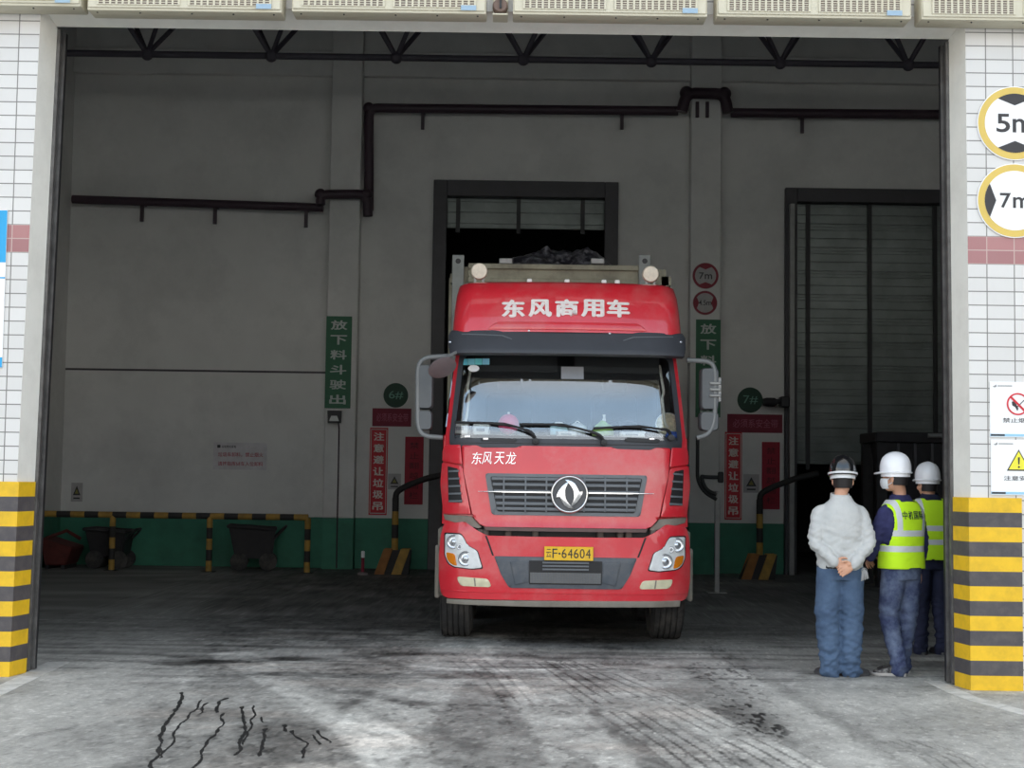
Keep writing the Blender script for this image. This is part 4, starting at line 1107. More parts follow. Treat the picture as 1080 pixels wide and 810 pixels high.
# --- bumper with lamps and plate
bl = tpl([(490, 550.5), (504, 560), (514, 565), (560, 566)])
br_ = mir(bl)
side = tpl([(723 if False else 470.5, 632), (464, 629), (461.5, 612), (461.5, 588), (463.5, 566), (467, 553)])
bo = bl + br_ + [(-x, z) for x, z in side][::-1] + side
bump = panel('bumper', rnd_poly(bo, .02, 3), -.02, .07, M_red, truck, .016)
# crease above the lower edge
cr = tpl([(465, 624.5), (465, 622.5), (530, 625.5), (596, 626)]); panel('bumper_crease', cr[:4] + mir(cr[1:4]) + [(-cr[0][0], cr[0][1])] + [], -.028, .012, M_red, bump, .003)
for o in ([(511.5, 565), (513.5, 565), (521, 586), (519, 586)],):
    q = tpl(o)
    for w in (q, mir(q)): panel('bumper_joint', w, -.0225, .004, M_grille_dk, bump, 0)
hl = tpl([(468.5, 563.5), (486, 564), (489.5, 569), (492.5, 575.5), (503, 581), (508.5, 599), (497, 600), (478, 598), (472, 594.5), (468.5, 586)])
am = tpl([(469.5, 583), (479, 584.5), (482, 597.5), (475.5, 596), (470.8, 591)])
fg = tpl([(481, 608.5), (515, 610.5), (518.5, 619.5), (485, 618.5)])
for s in (0, 1):
    f = (lambda o: o) if s == 0 else mir
    sg = 1 if s == 0 else -1
    h = panel('headlight', rnd_poly(f(hl), .02, 3), -.027, .02, M_lamp, truck, .006)
    panel('headlight_rim', rnd_poly(f(offset_in(hl, -.012)), .02, 3), -.0235, .02, M_grille_dk, h, .003)
    panel('turn_signal', rnd_poly(f(am), .02, 3), -.034, .008, M_amber, h, .003)
    for px, py, r in ((478, 572, .068), (491, 589.5, .072), (484.5, 577, .03)):
        x, z = tp(px, py); x *= sg
        bm = NB(); prof = [(r, 0), (r*.9, -.006), (r*.82, .0), (r*.5, .0), (r*.34, -.01), (r*.15, -.018), (0, -.02)]
        lathe(bm, prof, Matrix.Translation((x, Dt(x, z)-.031, z)) @ Matrix.Rotation(sg*.0, 4, 'Z') @ Matrix.Rotation(PI/2, 4, 'X') @ Matrix.Scale(-1, 4, (0, 0, 1)), 24)
        mk('lamp_reflector', bm, M_silver, h, 60)
    g = panel('fog_light', rnd_poly(f(fg), .03, 4), -.026, .02, mat('fog_lens', (216, 210, 178), .25, var=.12, scale=14, coat=.5), truck, .008)
    panel('fog_light_divider', f(tpl([(499.5, 609.8), (501, 609.8), (502, 618.5), (500.5, 618.5)])), -.029, .004, M_muddy, g, 0)
lg = tpl([(537, 620), (528.5, 606), (521, 586.5)]); lgo = rnd_poly(lg + mir(lg), .02, 3)
lgr = panel('lower_grille', lgo, -.030, .03, M_slate, truck, .008)
lc = tpl([(558, 616), (558, 591)]); panel('grille_opening', lc + mir(lc), -.0335, .004, M_grille_dk, lgr, 0)
pd = tpl([(543.5, 617), (538, 592), (557, 592), (557.5, 613.5)])
for w in (pd, mir(pd)): panel('grille_pad', rnd_poly(w, .012, 3), -.040, .012, M_slate, lgr, .005)
for py in (593.5, 597, 600.5):
    z = tp(596, py)[1]; a = tp(572, py)[0]; panel('lower_bar', [(a, z-.008), (-a-.0, z-.008), (-a, z+.008), (a, z+.008)], -.044, .012, M_grille, lgr, .003, sz=.5)
mesh_o = tpl([(559, 614.5), (559, 603.5)]); mo = mesh_o + mir(mesh_o)
panel('radiator_mesh', mo, -.0385, .005, M_muddy, lgr, 0)
bm = NB(); x0, z0 = mo[0]; x1 = -x0; z1 = mo[1][1]
for k in range(48): 
    x = x0+(x1-x0)*(k+.5)/48; box(bm, x-.003, x+.003, -.046, -.0386, z0, z1)
for k in range(6):
    z = z0+(z1-z0)*(k+.5)/6; box(bm, x0, x1, -.046, -.0386, z-.003, z+.003)
for v in bm.verts: v.co.y += Dt(v.co.x, v.co.z)
mk('mesh_wires', bm, M_grille, lgr)
(px0, pz1), (px1, pz0) = tp(574, 576), tp(625.3, 591.2)
lp = thing('licence_plate', None, None, ((px0+px1)/2, Dt((px0+px1)/2, .9)-.058, pz0)); lp.parent = truck
W, H = px1-px0, pz1-pz0
bm = NB(); box(bm, -W/2, W/2, -.004, .02, 0, H, .003); mk('plate_sheet', bm, mat('plate_yellow', (240, 190, 26), .45, var=.05, dirt=(190, 150, 60), dscale=9, damt=.4), lp)
bm = NB(); text(bm, '云', -W*.46, -W*.36, H*.2, H*.82, -.0065, .002, 0, .0); text(bm, 'F', -W*.335, -W*.235, H*.17, H*.85, -.0065, .002, 0, .0)
prism(bm, circle(-W*.19, H*.5, .010, 12), -.0065, -.0045)
for k, ch in enumerate('64604'): text(bm, ch, -W*.145+k*W*.123, -W*.045+k*W*.123, H*.17, H*.85, -.0065, .002, 0, .0)
mk('plate_lettering', bm, M_black, lp)
sk = tpl([(470, 633), (720, 634.5), (719, 641.5), (560, 640), (470, 638)]); panel('lower_skid_strip', sk, -.0, .1, M_muddy, truck, .008, Dlow)
# --- dark structure behind the gaps, radiator bits
bm = NB(); box(bm, -1.05, 1.05, .2, 2.0, .62, 1.2, .03); mk('engine_block', bm, M_black, truck)
for px in (506, 512, 536, 565, 634, 655, 664, 690):
    x, z = tp(px, 562); bm = NB(); box(bm, x-.03, x+.03, .08, .2, z-.06, z+.03, .01); mk('engine_bracket', bm, mat('dusty_bracket', (92, 86, 80), .8), truck)
# --- door sides, steps
for s in (-1, 1):
    bm = NB(); w = 1.17
    for (y0, y1, z0, z1) in ((.42, 1.42, 1.2, 2.02),): box(bm, s*(w-.01), s*(w+.018), y0, y1, z0, z1, .012)
    d = mk('cab_door', bm, M_red, truck, 35)
    bm = NB(); hexa(bm, [(s*(w-.01), .50, 2.1), (s*(w+.004), .50, 2.1), (s*(w+.004), 1.38, 2.1), (s*(w-.01), 1.38, 2.1), (s*(w-.075), .68, 2.72), (s*(w-.06), .68, 2.72), (s*(w-.06), 1.38, 2.72), (s*(w-.075), 1.38, 2.72)]); mk('door_window', bm, M_sideglass, d)
    bm = NB(); box(bm, s*(w+.018), s*(w+.045), 1.2, 1.38, 1.75, 1.79, .008); mk('door_handle', bm, M_black, d)
    bm = NB()
    for k, z in enumerate((.46, .78)):
        box(bm, s*1.02, s*1.235, .45, .95, z, z+.05, .01)
    box(bm, s*1.06, s*1.225, .42, .98, .48, 1.12, .02); box(bm, s*1.2, s*1.248, .40, .46, .44, .95, .012)
    mk('step_well', bm, M_muddy, truck)
# --- mirrors
def mirror_set(side):
    m = thing('mirror_assembly', None, None); m.parent = truck
    yy = .42
    P = lambda px, py, dy=0: Vector((tp(px, py, YT+yy)[0], yy+dy, tp(px, py, YT+yy)[1]))
    if side < 0: A = [P(476, 375.5), P(447, 377), P(440.5, 386), P(440.5, 450), P(446, 460), P(467, 461.5)]
    else: A = [P(724, 380), P(749, 381), P(754.5, 389), P(754, 444), P(748, 458), P(735, 462)]
    bm = NB(); tube(bm, arc([A[0]+Vector((0, -.02, 0))]+A[1:-1]+[A[-1]], .09, 6), .024, 12); mk('mirror_arm', bm, M_arm, m, 60)
    for (a, b, c, d) in (((439.5, 384.5, 457, 431), (439, 433, 456, 453)) if side < 0 else ((739, 388, 758.5, 432), (738, 434.5, 758.5, 454))):
        p, q = P(a, d), P(b+0 if False else c, b)
        x0, x1, z0, z1 = p.x, q.x, p.z, q.z
        bm = NB(); o = rnd_poly([(x0, z0), (x1, z0), (x1, z1), (x0, z1)], .045, 4)
        n = len(o); cx, cz = (x0+x1)/2, (z0+z1)/2
        rg = []
        for sc, y in ((.86, yy-.02), (.97, yy-.003), (1, yy+.04), (1, yy+.15), (.94, yy+.16)):
            rg.append([bm.verts.new((cx+(x-cx)*sc, y, cz+(z-cz)*(1-(1-sc)*.35))) for x, z in o])
        skin(bm, rg, 0); h = mk('mirror_housing', bm, M_mirror_grey, m, 40)
        bm = NB(); prism(bm, [(cx+(x-cx)*.86, cz+(z-cz)*.92) for x, z in o], yy+.161, yy+.166); mk('mirror_glass', bm, M_chrome, m)
    if side > 0:
        c = P(754, 411); bm = NB()
        for dz in (-.06, .0, .06): box(bm, c.x-.055, c.x+.05, yy-.045, yy+.03, c.z+dz-.012, c.z+dz+.012, .004)
        box(bm, c.x+.03, c.x+.06, yy-.03, yy+.03, c.z-.12, c.z+.12, .006); mk('mirror_clamp', bm, M_galv, m)
    else:
        c = P(468.5, 391, -.45); bm = NB()
        R = Matrix.Translation(c) @ Matrix.Rotation(math.radians(-24), 4, 'Y') @ Matrix.Rotation(math.radians(-34), 4, 'X')
        lathe(bm, [(0, .05), (.06, .045), (.11, .025), (.138, .0), (.14, -.01), (.13, -.014), (0, -.014)], R, 32); h = mk('front_mirror_head', bm, mat('front_mirror_grey', (120, 108, 110), .4), m, 50)
        bm = NB(); tube(bm, arc([c+Vector((.02, .0, .06)), c+Vector((.03, .1, .10)), P(486, 371.5, -.22)], .05), .016, 8); mk('front_mirror_arm', bm, M_arm, m, 60)
        bm = NB(); bmesh.ops.create_uvsphere(bm, u_segments=14, v_segments=8, radius=.03, matrix=Matrix.Translation(c+Vector((.02, 0, .055)))); mk('ball_joint', bm, M_chrome, m, 60)
mirror_set(-1); mirror_set(1)

# --- cab interior
bm = NB()
zi0, zi1 = 1.25, 3.0
for (a, b, c, d, e, f) in ((-1.04, 1.04, 1.95, 2.0, zi0, zi1), (-1.04, 1.04, .5, 2.0, zi1-.03, zi1), (-1.04, -1.03, .6, 2.0, zi0, zi1), (1.03, 1.04, .6, 2.0, zi0, zi1), (-1.04, 1.04, .4, 2.0, zi0, zi0+.03)):
    box(bm, a, b, c, d, e, f)
mk('cab_lining', bm, M_lining, truck)
dz = zW0-.02
bm = NB()
prof = [(.24, dz-.1), (.22, dz-.0), (.30, dz+.02), (.62, dz+.05), (.74, dz+.03), (.78, dz-.06), (.74, dz-.5), (.3, dz-.5)]
rings = [[bm.verts.new((x, y+cor(x)*(1 if y < .6 else .3), z)) for y, z in prof] for x in np.linspace(-1.0, 1.0, 21)]
skin(bm, rings, 0); mk('dashboard', bm, M_dash, truck, 40)
for sx in (-.55, .55):
    bm = NB(); box(bm, sx-.25, sx+.25, 1.0, 1.5, 1.75, 1.92, .05, 0, 2); box(bm, sx-.24, sx+.24, 1.46, 1.62, 1.85, 2.5, .06, 0, 2); box(bm, sx-.13, sx+.13, 1.48, 1.6, 2.52, 2.68, .04, 0, 2); mk('cab_seat', bm, M_seat, truck, 40)
bm = NB(); R = Matrix.Translation((.55, .82, dz+.08)) @ Matrix.Rotation(math.radians(-38), 4, 'X')
lathe(bm, [(.215+.018*math.cos(a), .018*math.sin(a)) for a in np.linspace(0, 2*PI, 9)], R, 32)
for k in range(3):
    a = k*2*PI/3+.5; tube(bm, [R @ Vector((0, 0, -.02)), R @ Vector((.2*math.cos(a), .2*math.sin(a), 0))], .016, 8)
mk('steering_wheel', bm, M_black, truck, 50)
M_handle = mat('handle_cream', (214, 212, 200), .4)
for sx in (-1, 1):
    bm = NB(); P = [(sx*1.0, .32+cor(1), zW0+.12), (sx*.97, .36+cor(.9), zW0+.16), (sx*.945, .42+cor(.9), zW0+.42), (sx*.97, .46+cor(.9), zW0+.46), (sx*.93, .54+cor(.9), zW0+.74)]
    tube(bm, arc([Vector(p) for p in P], .05), .014, 8); mk('grab_handle', bm, M_handle, truck, 60)
for sx in (-.5, .5):
    bm = NB(); box(bm, sx-.42, sx+.42, .52, .54, zW1-.16, zW1+.02, .008); mk('inner_visor', bm, M_lining, truck)

# --- chassis, wheels, cargo body
for s in (-1, 1):
    bm = NB(); box(bm, s*.38, s*.46, .4, 11.5, .78, 1.02); mk('frame_rail', bm, M_black, truck)
TYR = .52
def wheel_proto(dual):
    w = thing('wheel', None, None); w.parent = truck
    bm = NB()
    def tyre(x0):
        h = .16; prof = [(.29, -h+.02), (.36, -h), (.46, -h), (.505, -h+.03)]
        for k in range(5):
            c = -.11+.22*k/4
            prof += [(TYR, c-.022), (TYR, c+.018), (TYR-.014, c+.021), (TYR-.014, c+.031)]
        prof += [(TYR-.004, .145), (.46, h), (.36, h), (.29, h-.02)]
        lathe(bm, prof, Matrix.Translation((x0, 0, 0)) @ Matrix.Rotation(PI/2, 4, 'Y'), 48)
    tyre(0)
    if dual: tyre(-.34)
    mk('tyre', bm, M_rubber, w, 30)
    bm = NB(); lathe(bm, [(.295, -.14), (.295, .12), (.25, .13), (.23, .05), (.12, .03), (.11, .1), (0, .1)], Matrix.Rotation(PI/2, 4, 'Y'), 32)
    for k in range(10):
        a = k*2*PI/10; tube(bm, [(.03, .165*math.cos(a), .165*math.sin(a)), (.07, .165*math.cos(a), .165*math.sin(a))], .014, 6)
    mk('rim', bm, M_muddy, w, 40)
    return w
p1, p2 = wheel_proto(False), wheel_proto(True)
wl = [(p1, 1.2), (p1, 3.1), (p2, 8.3), (p2, 9.65)]
used = set()
for pr_, y in wl:
    for s in (-1, 1):
        w = pr_ if id(pr_) not in used else copy_tree(pr_, truck)
        used.add(id(pr_)); w.location = (s*1.055, y, TYR); w.rotation_euler = (0, 0, 0 if s > 0 else PI)
for y in (1.2, 3.1, 8.3, 9.65):
    bm = NB(); tube(bm, [(-.9, y, TYR), (.9, y, TYR)], .07, 10); mk('axle', bm, M_black, truck, 60)
for s in (-1, 1):
    bm = NB()
    for k in range(12):
        a0, a1 = PI*(k/12), PI*((k+1)/12)
        hexa(bm, [(s*.9, 1.2+.62*math.cos(a0), TYR+.1+.62*math.sin(a0)*.92), (s*1.2, 1.2+.62*math.cos(a0), TYR+.1+.62*math.sin(a0)*.92), (s*1.2, 1.2+.62*math.cos(a1), TYR+.1+.62*math.sin(a1)*.92), (s*.9, 1.2+.62*math.cos(a1), TYR+.1+.62*math.sin(a1)*.92),
                  (s*.9, 1.2+.65*math.cos(a0), TYR+.1+.65*math.sin(a0)*.92), (s*1.2, 1.2+.65*math.cos(a0), TYR+.1+.65*math.sin(a0)*.92), (s*1.2, 1.2+.65*math.cos(a1), TYR+.1+.65*math.sin(a1)*.92), (s*.9, 1.2+.65*math.cos(a1), TYR+.1+.65*math.sin(a1)*.92)])
    mk('mudguard', bm, M_black, truck)
YC = 2.55                                   # front of the cargo body
zt = at(596, 281, YT+YC)[1]
cargo = thing('cargo_body', None, None, (0, YC, 0)); cargo.parent = truck
bm = NB(); hw = 1.19
for s in (-1, 1):
    box(bm, s*hw-.03, s*hw+.03, 0, 8.9, 1.1, zt-.1)
    for k in range(15): box(bm, s*(hw+.02), s*(hw+.07), .2+k*.6, .28+k*.6, 1.12, zt-.12)
    box(bm, s*hw-.05, s*hw+.06, 0, 8.9, zt-.2, zt-.1)
box(bm, -hw, hw, -.0, .06, 1.1, zt-.02); box(bm, -hw, hw, 0, 8.9, 1.05, 1.12); box(bm, -hw, hw, 8.85, 8.9, 1.1, zt-.1)
mk('side_wall', bm, M_box, cargo)
bm = NB(); a = at(494, 290, YT+YC)[0]-XT; b = at(690, 290, YT+YC)[0]-XT
box(bm, a, b, -.05, -.001, zt-.6, zt, .008); box(bm, a, b, -.09, -.045, zt-.05, zt+.01, .008); box(bm, a, b, -.08, -.045, zt-.2, zt-.15, .006)
mk('front_bulkhead', bm, M_box, cargo)
for px in (483.5, 679):
    x = at(px, 285, YT+YC)[0]-XT; z1 = at(px, 270.5, YT+YC)[1]
    bm = NB(); hwx = .066
    ho = circle(x, z1-.07, .030, 20); 
    box(bm, x-hwx, x+hwx, -.12, -.05, 1.4, z1, .006); p = mk('corner_post', bm, mat('post_grey', (132, 136, 132), .6), cargo)
    bm = NB(); prism(bm, ho, -.1235, -.1195); mk('lifting_hole', bm, M_black, cargo)
for px in (533.5, 630):
    x, z = at(px, 276.5, YT+YC); x -= XT; bm = NB(); box(bm, x-.075, x+.075, -.08, .06, z-.03, z+.035, .008); mk('tarp_bracket', bm, M_galv, cargo)
bm = NB(); 
for y in (.4, 4, 7.6): box(bm, -.9, .9, y, y+.1, 1.0, 1.06)
box(bm, -1.15, -.6, 1.3, 2.6, .5, .95, .05); mk('fuel_tank', bm, M_plastic, cargo)
# round work lamps and markers on the cab roof
for px, py in ((505.5, 286.5), (686, 289.5)):
    Yl = YT+.75; x, z = at(px, py, Yl); x -= XT
    l = thing('work_lamp', None, None, (x, .75, z)); l.parent = truck; r = .083
    bm = NB(); lathe(bm, [(0, -.05), (r*.9, -.045), (r, -.03), (r, .02), (r*.7, .07), (0, .085)], Matrix.Rotation(-PI/2, 4, 'X'), 32); mk('lamp_bowl', bm, mat('lamp_cream', (226, 216, 198), .4, var=.1, scale=30), l, 50)
    hz = zr1-.01-z; bm = NB(); box(bm, -.05, -.03, -.01, .02, hz, -.05); box(bm, .03, .05, -.01, .02, hz, -.05); box(bm, -.05, .05, -.01, .02, hz-.01, hz+.012); mk('lamp_bracket', bm, M_galv, l)
for px in (558.5, 598, 637, 651):
    x, z = at(px, 292.5, YT+.7); x -= XT
    bm = NB(); box(bm, x-.025, x+.025, .68, .74, zr1+.012, zr1+.06, .008); mk('roof_marker', bm, M_sign_white, truck)

# the load: dark rubbish heaped above the cargo walls
bm = NB(); bmesh.ops.create_grid(bm, x_segments=90, y_segments=150, size=1)
zl_ = at(575, 262, YT+6.0)[1]
for v in bm.verts:
    x, y = v.co.x*1.1, 2.75+(v.co.y+1)*.5*8.3
    h = zl_-(zt-.35)-.06; e = (1-abs(v.co.x)**4)*min(1, (v.co.y+1)*2.2)*min(1, (1-v.co.y)*2.5)
    n = noise.noise((x*2.2, y*2.2, 1))*.16 + noise.noise((x*7, y*7, 5))*.07 + noise.noise((x*16, y*16, 8))*.03
    skew = .05*math.sin(x*1.9+.4)
    v.co = Vector((x, y, zt-.35+e*(h*.78+n+skew)))
ld = mk('rubbish_load', bm, mat('black_bag_rubbish', (40, 38, 44), .28, var=.9, scale=14, dirt=(190, 186, 190), dscale=11, damt=.7, bstr=.6), None, 40, (XT, YT, 0))
tag(ld, 'heap of dark rubbish showing above the cargo body behind the red cab', 'rubbish', kind='stuff')

# --- things lying on the dashboard
def dth(name, label, cat, px, py, y, group=None):
    x, z = at(px, py, YT+y); return thing(name, label, cat, (x, YT+y, z), 0, group)
def dtop(x, y): return dz+.02+(y-.30)/.32*.03 if y < .62 else dz+.05
def on_dash(name, label, cat, px, y, group=None):
    x = at(px, 440, YT+y)[0]; return thing(name, label, cat, (x, YT+y, dtop(0, y+.1)+.002), 0, group)
o = on_dash('pink_ball', 'pink ball on the dashboard behind the windscreen', 'ball', 536.5, .5)
bm = NB(); bmesh.ops.create_uvsphere(bm, u_segments=28, v_segments=18, radius=.102, matrix=Matrix.Translation((0, 0, .102))); mk('ball_shell', bm, mat('pink_rubber', (246, 90, 130), .4, var=.04), o, 90)
bm = NB(); tube(bm, [(0, -.02, .2), (0, -.02, .22)], .012, 8); mk('valve', bm, M_sign_white, o, 60)
M_paper = mat('paper_white', (236, 236, 232), .7, var=.06, scale=20)
for i, (px, y, w, h, lab) in enumerate(((508, .44, .16, .10, 'white crumpled paper packet beside the pink ball on the dashboard'), (598, .35, .20, .045, 'low white paper packet in the middle of the dashboard'), (667, .38, .24, .05, 'low white paper packet right of the green bag on the dashboard'), (486, .50, .15, .12, 'white paper packet at the dashboard end under the blue stickers'))):
    o = on_dash('paper_packet', lab, 'packet', px, y, 'white paper packets on the dashboard')
    bm = NB(); box(bm, -w/2, w/2, -.06, .06, 0, h, .012, 0, 2); bmesh.ops.subdivide_edges(bm, edges=bm.edges[:], cuts=2, use_grid_fill=True)
    for v in bm.verts: v.co += Vector((noise.noise(v.co*22+Vector((i, 0, 0))), noise.noise(v.co*22+Vector((0, i, 3))), abs(noise.noise(v.co*18+Vector((i, 5, 3)))))) * (.018 if v.co.z > .01 else 0)
    mk('packet_body', bm, M_paper, o, 60)
    bm = NB(); box(bm, -w*.3, w*.2, -.072, -.066, h*.3, h*.6); mk('packet_print', bm, mat('packet_print_grey', (150, 150, 156), .6), o)
o = on_dash('tissue_box', 'pale blue tissue box on the middle of the dashboard', 'box', 589.5, .52)
bm = NB(); box(bm, -.085, .085, -.06, .06, 0, .09, .008); mk('carton', bm, mat('carton_pale_blue', (190, 222, 228), .6, var=.12, scale=30), o)
bm = NB(); rg = [[bm.verts.new((r*math.cos(a)*(1+.2*math.sin(3*a)), r*.5*math.sin(a), z)) for a in np.linspace(0, 2*PI, 14)[:-1]] for r, z in ((.035, .088), (.05, .11), (.03, .13))]; skin(bm, rg, 0); mk('tissue', bm, M_paper, o, 60)
o = on_dash('white_bag', 'round white plastic bag left of the green bag on the dashboard', 'bag', 609, .53)
bm = NB(); lathe(bm, [(0, 0), (.07, .0), (.095, .04), (.085, .09), (.04, .12), (0, .125)], seg=20)
for v in bm.verts: v.co += Vector((noise.noise(v.co*30), noise.noise(v.co*30+Vector((4, 0, 0))), 0))*.012
mk('bag_body', bm, mat('bag_white', (226, 230, 230), .5), o, 90)
bm = NB(); tube(bm, arc([(-.03, 0, .115), (0, 0, .15), (.03, 0, .115)], .03), .006, 6); mk('bag_handle', bm, M_paper, o, 60)
o = on_dash('green_bag', 'light green bag with a white tip on the dashboard', 'bag', 636, .52)
bm = NB(); lathe(bm, [(0, 0), (.10, .0), (.105, .04), (.08, .10), (.035, .135), (.02, .15), (0, .15)], seg=22)
for v in bm.verts: v.co += Vector((noise.noise(v.co*26), noise.noise(v.co*26+Vector((4, 0, 0))), 0))*.016
mk('bag_body', bm, mat('bag_green', (176, 216, 120), .5, var=.15, scale=25), o, 90)
bm = NB(); tube(bm, [(.01, 0, .145), (.012, 0, .18), (.01, 0, .21)], [.022, .012, .016], 10); mk('bag_tip', bm, M_paper, o, 60)
o = on_dash('cream_cushion', 'cream patterned round cushion at the dashboard end by the mirror clamp', 'cushion', 704.5, .5)
bm = NB(); lathe(bm, [(0, -.04), (.09, -.035), (.12, 0), (.09, .035), (0, .04)], Matrix.Translation((0, 0, .12)) @ Matrix.Rotation(math.radians(75), 4, 'X'), 28); mk('cushion_body', bm, mat('cream_pattern', (226, 214, 180), .8, var=.3, scale=40), o, 90)
bm = NB(); lathe(bm, [(.116+.008*math.cos(a), .008*math.sin(a)) for a in np.linspace(0, 2*PI, 7)], Matrix.Translation((0, 0, .12)) @ Matrix.Rotation(math.radians(75), 4, 'X'), 28); mk('piping', bm, M_paper, o, 60)
o = on_dash('blue_cloth', 'folded blue cloth at the dashboard corner', 'cloth', 712, .40)
bm = NB(); box(bm, -.09, .05, -.05, .05, 0, .03, .008); box(bm, -.08, .03, -.04, .045, .032, .055, .01); bmesh.ops.subdivide_edges(bm, edges=bm.edges[:], cuts=2, use_grid_fill=True)
for v in bm.verts: v.co.z += .012*abs(noise.noise(v.co*25)) if v.co.z > .01 else 0
mk('cloth_folds', bm, mat('cloth_blue', (70, 110, 200), .8), o, 60)
# ================================================================== PEOPLE
M_skin = mat('skin', (206, 156, 128), .5, var=.08, scale=12)
M_hair = mat('black_hair', (30, 26, 26), .6)
def cloth(name, rgb, dark, scale=5, amt=.5, bstr=.5):
    t = NT(name); n = t.ramp(t.noise(scale, 5, .65), .4, .72)
    col = t.mix(t.math('MULTIPLY', n, amt), lin(rgb), lin(dark))
    return t.pbr(col, .85, 0, t.noise(26, 6, .7), bstr, .012, .2)
def ell(bm, c, r, M=None, u=20, v=14):
    q = Matrix.Translation(c) @ (M or Matrix.Identity(4)) @ Matrix.Diagonal((r[0], r[1], r[2], 1))
    bmesh.ops.create_uvsphere(bm, u_segments=u, v_segments=v, radius=1, matrix=q)
def loft(bm, secs, seg=28, n=2.4):
    """secs: (z, cx, cy, rx, ry); superelliptic rings"""
    rings = []
    for z, cx, cy, rx, ry in secs:
        r = []
        for k in range(seg):
            a = 2*PI*k/seg; c, s = math.cos(a), math.sin(a)
            r.append(bm.verts.new((cx+rx*math.copysign(abs(c)**(2/n), c), cy+ry*math.copysign(abs(s)**(2/n), s), z)))
        rings.append(r)
    return skin(bm, rings)
def limb(bm, pts, rad, seg=18, sub=5):
    """smooth tapered tube through joints"""
    P = [Vector(p) for p in pts]; out = []; R = []
    for i in range(len(P)-1):
        p0, p1, p2, p3 = P[max(i-1, 0)], P[i], P[i+1], P[min(i+2, len(P)-1)]
        for k in range(sub):
            t = k/sub
            out.append(.5*((2*p1)+(p2-p0)*t+(2*p0-5*p1+4*p2-p3)*t*t+(3*p1-p0-3*p2+p3)*t**3)); R.append(rad[i]+(rad[i+1]-rad[i])*t)
    out.append(P[-1]); R.append(rad[-1])
    tube(bm, out, R, seg)
    ell(bm, P[0], (rad[0],)*3, u=14, v=10); ell(bm, P[-1], (rad[-1],)*3, u=14, v=10)
def hand(bm, W, d, n, lat, curl=.35, spread=.06, sc=1.0):
    """W wrist, d finger direction, n the way the palm faces, lat towards the thumb"""
    W, d, n, lat = Vector(W), Vector(d).normalized(), Vector(n).normalized(), Vector(lat).normalized()
    lat = (lat - d*lat.dot(d)).normalized(); n = d.cross(lat).normalized() * (1 if d.cross(lat).dot(n) > 0 else -1)
    rings = []
    for t, w, th in ((-.02, .027, .019), (.01, .029, .018), (.045, .040, .016), (.08, .043, .014), (.098, .040, .011)):
        c = W + d*t*sc
        rings.append([bm.verts.new(c + lat*math.cos(a)*w*sc + n*math.sin(a)*th*sc) for a in np.linspace(0, 2*PI, 17)[:-1]])
    skin(bm, rings)
    ell(bm, W+d*.035*sc+lat*.024*sc+n*.010*sc, (.017*sc,)*3, u=12, v=8)
    for k, (o, L) in enumerate(((.032, .070), (.011, .078), (-.011, .073), (-.031, .058))):
        p = W + d*.088*sc + lat*o*sc; dd = (d + lat*o*spread*20).normalized(); pts = [p]
        for j, f in enumerate((.45, .32, .25)):
            a = curl*(.6+.5*j); dd = (dd*math.cos(a)+n*math.sin(a)).normalized(); p = p + dd*L*f*sc; pts.append(p)
        tube(bm, pts, [.0092*sc, .0088*sc, .0080*sc, .0066*sc], 10); ell(bm, pts[-1], (.0064*sc,)*3, u=8, v=6)
    p = W + d*.022*sc + lat*.030*sc; pts = [p, p + (d*.55+lat*.75+n*.35).normalized()*.034*sc]
    pts.append(pts[-1] + (d*.8+lat*.4+n*.35).normalized()*.030*sc); pts.append(pts[-1] + (d*.9+lat*.1+n*.4).normalized()*.022*sc)
    tube(bm, pts, [.0125*sc, .0110*sc, .0098*sc, .0078*sc], 10); ell(bm, pts[-1], (.0076*sc,)*3, u=8, v=6)
def head(bm, c, yaw, pitch=0.0):
    """face looks along +Y before the yaw"""
    R = Matrix.Rotation(yaw, 4, 'Z') @ Matrix.Rotation(-pitch, 4, 'X'); c = Vector(c)
    P = lambda x, y, z: c + R @ Vector((x, y, z))
    E = lambda x, y, z, a, b, d, M=Matrix.Identity(4): ell(bm, P(x, y, z), (a, b, d), R @ M)
    E(0, -.012, .025, .078, .098, .092); E(0, .02, -.045, .062, .070, .072); E(0, .045, -.088, .036, .036, .028)      # skull, jaw, chin
    E(0, .083, .018, .05, .014, .012)                                                                                 # brow
    E(0, .098, -.022, .013, .018, .018); tube(bm, [P(0, .085, .012), P(0, .104, -.018)], [.009, .012], 10)           # nose
    E(0, .082, -.058, .026, .012, .007); E(0, .080, -.068, .022, .012, .007)                                        # lips
    for s in (-1, 1):
        E(s*.032, .080, .000, .013, .011, .009); E(s*.045, .055, -.03, .026, .03, .026)                                # eyes, cheeks
        E(s*.080, -.008, -.012, .010, .020, .034, Matrix.Rotation(s*.35, 4, 'Z'))                                      # ears
    return R
def folds(bm, amp, spots, seedv=0.0, zscale=1.0):
    """cloth folds: along the normals, strongest around the given spots (point, radius)"""
    bm.normal_update()
    for v in bm.verts:
        w = .22
        for p, r in spots:
            d = (v.co-Vector(p)).length
            if d < r: w += (1-d/r)**1.2
        q = v.co
        f = noise.noise(Vector((q.x*7+seedv, q.y*7, q.z*24*zscale+q.x*9))) + .6*noise.noise(Vector((q.x*15, q.y*15+seedv, q.z*34*zscale-q.x*14)))
        v.co = q + v.normal*amp*min(w, 1.3)*f
    return bm
